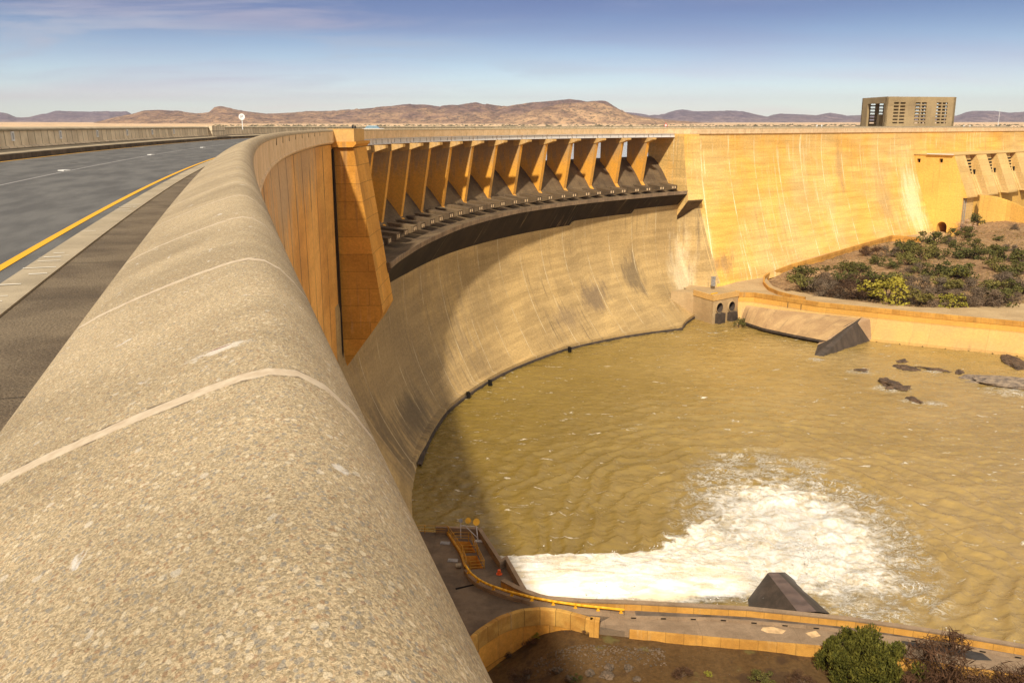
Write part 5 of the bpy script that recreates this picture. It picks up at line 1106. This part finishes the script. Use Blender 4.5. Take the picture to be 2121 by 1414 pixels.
def plant_mesh(key, seed, R, H, ncl, nleaf, ls, twig=False, sag=0):
    rs = np.random.RandomState(seed); V, Fc, cl = foliage(rs, R, H, ncl, nleaf, ls, twig, sag)
    me = bpy.data.meshes.new('foliage'); me.from_pydata([tuple(map(float, v_)) for v_ in V], [], Fc); me.materials.append(LM[key]); me.update()
    mb_ = MB(); mb_.bar((0, 0, -.3), (0, 0, H*.35), R*.06, 6, R*.04)
    for c in cl[:min(len(cl), 9)]: mb_.bar((0, 0, H*.12), (c[0], c[1], c[2]), R*.035, 5, R*.012)
    o = mb_.build('stem', M['wood']); ms = o.data; bpy.data.objects.remove(o); return me, ms
def plant(name, meshes, loc, scale, label, cat, group=None, rz=0):
    e = empty(name, loc, label, cat, group, rz); e.scale = scale if isinstance(scale, tuple) else (scale,)*3
    for nm, me in zip(('foliage', 'stem'), meshes):
        o = bpy.data.objects.new(nm, me); C.objects.link(o); o.parent = e
    return e
PM = {'green': [plant_mesh('green', 10+i, 1, 1.25, 11, 900, .15) for i in range(3)], 'olive': [plant_mesh('olive', 20+i, 1, 1.3, 10, 850, .15) for i in range(2)], 'grey': [plant_mesh('grey', 30+i, 1, 1.1, 10, 1000, .17, True) for i in range(3)],
      'bright': [plant_mesh('bright', 40+i, 1, 1.25, 12, 1000, .14, False, .12) for i in range(2)], 'brown': [plant_mesh('brown', 50+i, 1, 1.0, 10, 1000, .18, True) for i in range(2)], 'pale': [plant_mesh('pale', 60, 1, 1.2, 9, 520, .2, True)]}
def on_hill(px, py):      # walk down the sight line until it meets the hillside
    X, Y, Z = ray(px, py); lo, hi = 200., 430.; k = lo
    while k < hi:
        if EYE+Z*k <= float(hill_z(X*k, Y*k)): break
        k += .8
    return X*k, Y*k, float(hill_z(X*k, Y*k))
# (px, py of the base, half-width in px, kind)
ROWS = {
 'front hillside row': [(1662, 603, 24, 'olive'), (1700, 610, 26, 'grey'), (1735, 614, 24, 'grey'), (1768, 619, 26, 'brown'), (1800, 617, 20, 'grey'), (1834, 626, 36, 'bright'), (1872, 628, 22, 'grey'), (1905, 631, 24, 'olive'), (1940, 634, 25, 'grey'), (1970, 635, 22, 'bright'), (2003, 633, 24, 'grey'), (2035, 634, 27, 'grey'), (2068, 633, 26, 'green'), (2092, 628, 18, 'grey')],
 'second hillside row': [(1668, 585, 22, 'green'), (1712, 588, 24, 'grey'), (1745, 592, 22, 'green'), (1772, 596, 22, 'brown'), (1815, 596, 24, 'green'), (1850, 596, 22, 'olive'), (1890, 604, 24, 'grey'), (1925, 608, 24, 'grey'), (1962, 606, 26, 'olive'), (1998, 604, 22, 'grey'), (2050, 608, 22, 'olive'), (2090, 594, 26, 'grey'), (2116, 608, 22, 'green'), (2070, 590, 16, 'grey')],
 'third hillside row': [(1745, 560, 24, 'green'), (1782, 566, 20, 'green'), (1710, 560, 10, 'green'), (1818, 550, 18, 'green'), (1853, 555, 17, 'green'), (1890, 566, 24, 'grey'), (1922, 570, 26, 'green'), (1950, 572, 24, 'green'), (1985, 574, 30, 'green'), (1990, 576, 18, 'bright'), (2085, 582, 22, 'green'), (2060, 560, 22, 'olive'), (2110, 570, 26, 'green')],
 'fourth hillside row': [(1800, 530, 20, 'brown'), (1840, 530, 22, 'grey'), (1873, 532, 26, 'green'), (1905, 540, 26, 'olive'), (1943, 536, 24, 'green'), (2005, 537, 26, 'green'), (2030, 536, 22, 'green'), (2080, 540, 24, 'green'), (2112, 545, 24, 'green'), (1880, 550, 22, 'olive')],
 'slope below the powerhouse': [(1880, 516, 22, 'green'), (1925, 505, 26, 'green'), (1960, 505, 14, 'grey'), (1978, 514, 15, 'green'), (2015, 512, 16, 'green'), (2050, 526, 22, 'green'), (2090, 520, 14, 'grey'), (2008, 498, 14, 'green'), (2012, 482, 12, 'green'), (1980, 488, 14, 'green'), (2026, 462, 20, 'green'), (1990, 478, 20, 'pale'), (2080, 456, 16, 'green'), (2068, 498, 10, 'green'), (1965, 495, 8, 'green'), (2105, 475, 11, 'grey')]}
KN = {'green': ('dark green rounded bush', 'bush'), 'olive': ('olive green bush', 'bush'), 'grey': ('grey leafless scrub bush', 'bush'), 'bright': ('bright yellow-green bush', 'bush'), 'brown': ('brown twiggy bush', 'bush'), 'pale': ('pale bare twiggy shrub', 'bush')}
ORD = ['leftmost', 'second from left', 'third from left', 'fourth from left', 'fifth from left', 'sixth from left', 'seventh from left', 'eighth from left', 'ninth from left', 'tenth from left', 'eleventh from left', 'twelfth from left', 'thirteenth from left', 'fourteenth from left', 'fifteenth from left', 'sixteenth from left']
rr = random.Random(5)
for row, items in ROWS.items():
    items = sorted(items); cnt = {}
    for (px, py, hw_, kd) in items:
        x, y, z = on_hill(px, py); d = math.sqrt(x*x+y*y); rad = hw_/F_PX*d*(1.36 if 'front' in row or 'second' in row else 1.02); i = cnt.get(kd, 0); cnt[kd] = i+1; tot = sum(1 for q in items if q[3] == kd)
        lab = KN[kd][0]+', '+('the only one' if tot == 1 else ORD[i] if i < tot-1 or tot < 3 else 'rightmost')+' of its kind in the '+row
        plant('bush', PM[kd][rr.randrange(len(PM[kd]))], (x, y, z-.15*rad), (rad, rad, rad*rr.uniform(.80, 1.0)), lab, 'bush', 'bushes on the far hillside', rr.random()*6.28)
rs_ = np.random.RandomState(21); gx = rs_.uniform(82, 235, 9000); gy = rs_.uniform(222, 400, 9000); gm_ = hill_keep(gx, gy) & (fbm(gx*.09, gy*.09, 3) > .47); gx, gy = gx[gm_], gy[gm_]; gz_ = hill_z(gx, gy); vs = []; fs = []
for x, y, z in zip(gx, gy, gz_):
    for q in range(5):
        r = rs_.uniform(.2, .6); a_ = rs_.uniform(0, 6.28); ox, oy = rs_.normal(0, .3, 2); b = len(vs)
        vs += [(x+ox-r*.3*math.cos(a_), y+oy-r*.3*math.sin(a_), z-.05), (x+ox+r*.3*math.cos(a_), y+oy+r*.3*math.sin(a_), z-.05), (x+ox+rs_.normal(0, .15), y+oy+rs_.normal(0, .15), z+r*.9)]; fs.append((b, b+1, b+2))
tag(mesh('dry_grass', vs, fs, leafmat('dry_grass_blade', (.14, .11, .045), (.30, .21, .09))), kind='stuff')
# plants at the bottom of the picture
def ell_tree(seed):
    rs = np.random.RandomState(seed); V = []; Fc = []; ncl = 62; H = 3.4; R = 4.8; cl = []
    for k in range(ncl):
        z = rs.uniform(.12, .97); a = rs.uniform(0, 6.283); rr_ = R*(1-z*z)**.5*.95*rs.uniform(.4, 1.12); cl.append((rr_*math.cos(a), rr_*math.sin(a), z*H, rs.uniform(.35, 1.0)))
    for k in range(30000):
        c = cl[rs.randint(ncl)]; d = rs.normal(0, 1, 3); d /= np.linalg.norm(d); r_ = c[3]*rs.uniform(.35, 1.15); P = np.array(c[:3])+d*r_*np.array((1, 1, 1.25)); P[2] = max(.3, P[2])
        u_ = np.array((d[0]*.6, d[1]*.6, 1.0))+rs.normal(0, .4, 3); u_ /= np.linalg.norm(u_); b_ = np.cross(u_, rs.normal(0, 1, 3)); b_ /= np.linalg.norm(b_); s_ = rs.uniform(.10, .22); i = len(V)
        V += [P-u_*s_, P+b_*s_*.35, P+u_*s_, P-b_*s_*.35]; Fc.append((i, i+1, i+2, i+3))
    return V, Fc, cl
V, Fc, cl = ell_tree(3); tx, ty = 31.0, 70.6
te = empty('conifer_tree', (tx, ty, gz(tx, ty)), 'broad rounded green conifer bush below the lower road at the bottom edge of the photo', 'tree')
o = mesh('crown', V, Fc, LM['tree']); o.parent = te
m_ = MB(); m_.bar((0, 0, -.4), (0, 0, 2.6), .34, 10, .22); m_.bar((0, 0, 2.6), (.15, 0, 3.4), .22, 8, .05)
for c in cl[:20]: m_.bar((0, 0, max(.5, c[2]*.6)), (c[0]*.9, c[1]*.9, c[2]), .09, 6, .03)
o = m_.build('trunk', M['wood']); o.parent = te
BOT = [(1965, 1425, 'brown', 3.1, 'large brown leafless thorn bush right of the green conifer'), (2095, 1440, 'brown', 2.6, 'brown leafless bush at the bottom right corner'), (1900, 1440, 'brown', 1.9, 'smaller brown leafless bush tucked against the right side of the conifer'), (2030, 1450, 'brown', 2.0, 'low brown leafless bush between the two large thorn bushes'),
       (1412, 1402, 'brown', .95, 'small grey twiggy bush on the dirt below the lower road'), (1580, 1416, 'green', .95, 'small dark green bush left of the conifer'), (1466, 1399, 'bright', .38, 'tiny bright green tuft on the bare dirt'), (1112, 1318, 'bright', .48, 'little green shrub at the foot of the curved retaining wall'), (1192, 1408, 'green', .50, 'little green sprig among the boulders'),
       (1085, 1412, 'brown', 1.5, 'dark brown thicket beside the near parapet at the bottom edge'), (1050, 1356, 'brown', .9, 'dark brown scrub around the inspection box'), (1100, 1332, 'brown', .8, 'dark scrub to the right of the inspection box along the wall foot'), (1215, 1310, 'brown', .6, 'dark weeds under the end pillar of the curved wall'), (1660, 1415, 'brown', 1.2, 'brown dead scrub just left of the conifer')]
for i, (px, py, kd, rad, lb) in enumerate(BOT):
    x, y = on_dirt(px, py); plant('bush', PM[kd][i % len(PM[kd])], (x, y, gz(x, y)-.05), (rad, rad, rad*(1.25 if rad > 1.8 else .7 if kd == 'brown' else 1)), lb, 'bush', 'bushes on the dirt below the lower road', i*1.3)
m_ = MB(); P = at3(1540, 672, -51.5)
plant('moss_clump', PM['green'][1], (*at(1530, 668, -51.5), -52.6), (1.6, 1.6, 2.2), 'dark green mossy growth hanging at the right side of the outlet block', 'plant')

# ------------------------------------------------------------------ reservoir, plain and mountains
def reservoir_mat():
    m, t, p = mat('reservoir_water', .12, .6); p.inputs['Base Color'].default_value = (.36, .30, .22, 1); v = t.node('ShaderNodeTexCoord').outputs['Object']
    t.l.new(t.node('ShaderNodeBump', {'Strength': .3, 'Distance': .1, 'Height': t.noise(v, .8, 4, .6)}).outputs[0], p.inputs['Normal']); return m
vs = []; S_ = rng(-60, 560, 12); offs = [-9.5, -60, -200, -500, -1400]
for s in S_:
    for o_ in offs: vs.append((*crest.at(s, o_), -9.75))
n = len(offs); fs = [(i*n+j, i*n+j+1, (i+1)*n+j+1, (i+1)*n+j) for i in range(len(S_)-1) for j in range(n-1)]
tag(mesh('reservoir', vs, fs, reservoir_mat()), kind='structure')
# upstream face closes the dam below the road
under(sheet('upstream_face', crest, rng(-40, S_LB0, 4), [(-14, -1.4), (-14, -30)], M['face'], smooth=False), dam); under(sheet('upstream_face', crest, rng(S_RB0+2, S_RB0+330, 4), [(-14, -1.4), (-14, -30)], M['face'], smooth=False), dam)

# skyline heights read along the horizon (px, py)
FRONT = [(-60, 262), (30, 262), (180, 258), (205, 252), (240, 243), (272, 237), (300, 229), (330, 228), (370, 231), (415, 236), (433, 234), (445, 223), (460, 222), (480, 226), (510, 231), (550, 236), (600, 234), (640, 231), (700, 230), (760, 225), (800, 222), (850, 217), (880, 217), (910, 221), (950, 218), (985, 212), (1000, 216), (1040, 222), (1100, 213), (1150, 209), (1180, 206), (1200, 208), (1215, 211), (1240, 209), (1255, 210), (1270, 219), (1285, 228), (1300, 235), (1325, 241), (1360, 246), (1400, 250), (1450, 254), (1520, 257), (1700, 260), (2200, 262)]
FAR = [(-80, 232), (0, 234), (15, 236), (34, 244), (60, 243), (80, 238), (95, 236), (115, 230), (150, 231), (200, 232), (262, 231), (280, 240), (400, 255), (1200, 255), (1290, 233), (1325, 236), (1345, 240), (1375, 237), (1400, 229), (1413, 227), (1440, 231), (1500, 230), (1540, 231), (1560, 236), (1590, 242), (1600, 238), (1620, 236), (1650, 237), (1690, 239), (1720, 234), (1740, 237), (1755, 240), (1800, 238), (1860, 240), (1950, 243), (1983, 240), (2000, 233), (2015, 230), (2060, 230), (2090, 234), (2121, 232), (2220, 236)]
LIT = [(950, 262), (1040, 258), (1075, 240), (1100, 230), (1135, 221), (1170, 214), (1200, 213), (1230, 212), (1250, 214), (1268, 222), (1290, 234), (1320, 244), (1380, 252), (1500, 262)]
def elev(px, py, r): X, Y, Z = ray(px, py); return math.atan2(X, Y), EYE+Z/math.hypot(X, Y)*r
def mountain_mat(name, a, b, c):
    m, t, p = mat(name, 1.0, .05); v = t.node('ShaderNodeTexCoord').outputs['Object']
    n1 = t.noise(v, .0022, 5, .6); n2 = t.noise(t.scale(v, (1, .45, 2.5)), .014, 5, .7); n3 = t.noise(t.scale(v, (1, .35, 2)), .05, 3, .7)
    z = t.sep(v)[2]
    hz_ = t.math('ADD', z, t.math('MULTIPLY', t.math('SUBTRACT', t.noise(v, .0035, 6, .65), .5), 420))
    col = t.mix(t.ramp(hz_, 30, 170), a, b)
    col = t.mix(.9, col, t.mix(t.ramp(n2, .36, .64), (.55, .52, .58), (1.30, 1.26, 1.18)), 'MULTIPLY')
    col = t.mix(t.math('MULTIPLY', t.ramp(n3, .53, .60), .75), col, c)
    t.l.new(t.node('ShaderNodeBump', {'Strength': 1.0, 'Distance': 60.0, 'Height': t.noise(v, .006, 6, .65)}).outputs[0], p.inputs['Normal'])
    t.l.new(col, p.inputs['Base Color']); return m
def range_mesh(name, sky_, r0, depth, base, m, rough=1.0, step=3.0):
    xs = np.arange(sky_[0][0], sky_[-1][0]+1, step); V = []; NR = 16
    for i, px in enumerate(xs):
        py = np.interp(px, [p_[0] for p_ in sky_], [p_[1] for p_ in sky_])+1.0*(float(fbm(np.array(px*.11), np.array(r0*.01), 3))-.5)*rough
        th, zc = elev(px, py, r0+depth*.5)
        for j in range(NR):
            u_ = j/(NR-1); r = r0+depth*u_; g = math.sin(min(1, u_*2)*math.pi/2)**1.1 if u_ <= .5 else math.cos((u_-.5)*math.pi)**.8
            nn = float(fbm(np.array(th*60+r0), np.array(r*.0035), 4, .55))-.5; hh = base+(zc-base)*min(1, g*(1+.55*nn*(1 if .05 < u_ < .42 else 0)))
            if j == NR//2: hh = zc
            V.append((r*math.sin(th), r*math.cos(th), hh))
    F_ = [(i*NR+j, i*NR+j+1, (i+1)*NR+j+1, (i+1)*NR+j) for i in range(len(xs)-1) for j in range(NR-1)]
    o = mesh(name, V, F_, m, smooth=True); return tag(o, kind='structure')
MT1 = mountain_mat('brown_mountain', (.36, .23, .14), (.20, .125, .105), (.08, .065, .05)); MT2 = mountain_mat('violet_mountain', (.25, .19, .20), (.165, .125, .165), (.11, .09, .11)); MT3 = mountain_mat('tan_mountain', (.47, .31, .18), (.28, .175, .115), (.10, .08, .055))
range_mesh('hills', FRONT, 5200, 2600, -8, MT1); range_mesh('hills', FAR, 9500, 3600, -8, MT2, .8); range_mesh('hills', LIT, 4300, 1500, -8, MT3)
# plain rising gently to the hills, all around the horizon
m, t, p = mat('dry_plain', .95, .1); v = t.node('ShaderNodeTexCoord').outputs['Object']
n1 = t.noise(t.scale(v, (1, .35, 1)), .004, 5, .6); n2 = t.noise(t.scale(v, (1, .3, 1)), .03, 4, .7)
col = t.mix(t.ramp(n1, .35, .65), (.72, .50, .30), (.60, .42, .24)); col = t.mix(t.math('MULTIPLY', t.ramp(n2, .56, .63), .75), col, (.16, .13, .07)); t.l.new(col, p.inputs['Base Color']); M['plain'] = m
V = []; TH = np.radians(np.linspace(-100, 100, 161)); RRs = [760, 900, 1200, 1500, 2200, 3200, 4500, 6500, 9500, 14000, 22000, 40000]; HH = [-62, -14, -9.5, -8, -3, 3, 10, 20, 36, 62, 95, 150]
for th in TH:
    for r, hh in zip(RRs, HH): V.append((r*math.sin(th), r*math.cos(th), hh+(float(fbm(np.array(th*30+3), np.array(r*.002), 3))-.5)*3))
n = len(RRs); F_ = [(i*n+j, i*n+j+1, (i+1)*n+j+1, (i+1)*n+j) for i in range(len(TH)-1) for j in range(n-1)]
tag(mesh('plain', V, F_, M['plain'], smooth=True), kind='structure')
# dark bush line and reservoir-shore scrub on the plain
vs = []; fs = []; rr = random.Random(9)
def fb():
    th = math.radians(rr.uniform(-18, 34)); r = rr.uniform(1500, 3400); s_ = rr.uniform(2.0, 5.5); return r*math.sin(th), r*math.cos(th), float(np.interp(r, RRs, HH))+s_*.2, s_
stones(900, fb) if False else None
for k in range(1400):
    x, y, z, r = fb(); b = len(vs)
    for q in ((1.6, 0, 0), (-1.6, 0, 0), (0, 1, 0), (0, -1, 0), (0, 0, .8), (0, 0, -.4)): vs.append((x+r*q[0]*rr.uniform(.6, 1.2), y+r*q[1], z+r*q[2]*rr.uniform(.5, 1)))
    fs.extend([(b, b+2, b+4), (b+2, b+1, b+4), (b+1, b+3, b+4), (b+3, b, b+4)])
tag(mesh('scrub', vs, fs, flat('scrub_green', (.12, .10, .055), .9, .1, .4, .01)), kind='stuff')
# ground sheet under everything, out to the horizon
m, t, p = mat('dry_ground', .95, .1); v = t.node('ShaderNodeTexCoord').outputs['Object']; t.l.new(t.mix(t.ramp(t.noise(v, .02, 6, .6), .35, .65), (.42, .28, .16), (.30, .20, .11)), p.inputs['Base Color'])
mesh_g = mesh('ground', [(-30000, -30000, -57), (30000, -30000, -57), (30000, 30000, -57), (-30000, 30000, -57)], [(0, 1, 2, 3)], m); tag(mesh_g, kind='structure')
# haze: even air round the scene
HZ = True
if HZ:
    hb_ = MB(); hb_.box((0, 6000, 250), (34000, 26000, 2*309)); o = hb_.build('haze', None); tag(o, kind='stuff')
    m = bpy.data.materials.new('air'); m.use_nodes = True; m.node_tree.nodes.clear(); ou = m.node_tree.nodes.new('ShaderNodeOutputMaterial'); pv = m.node_tree.nodes.new('ShaderNodeVolumePrincipled'); pv.inputs['Color'].default_value = (.80, .84, 1.0, 1); pv.inputs['Density'].default_value = 4.0e-5; pv.inputs['Anisotropy'].default_value = .2
    m.node_tree.links.new(pv.outputs[0], ou.inputs['Volume']); o.data.materials.append(m)
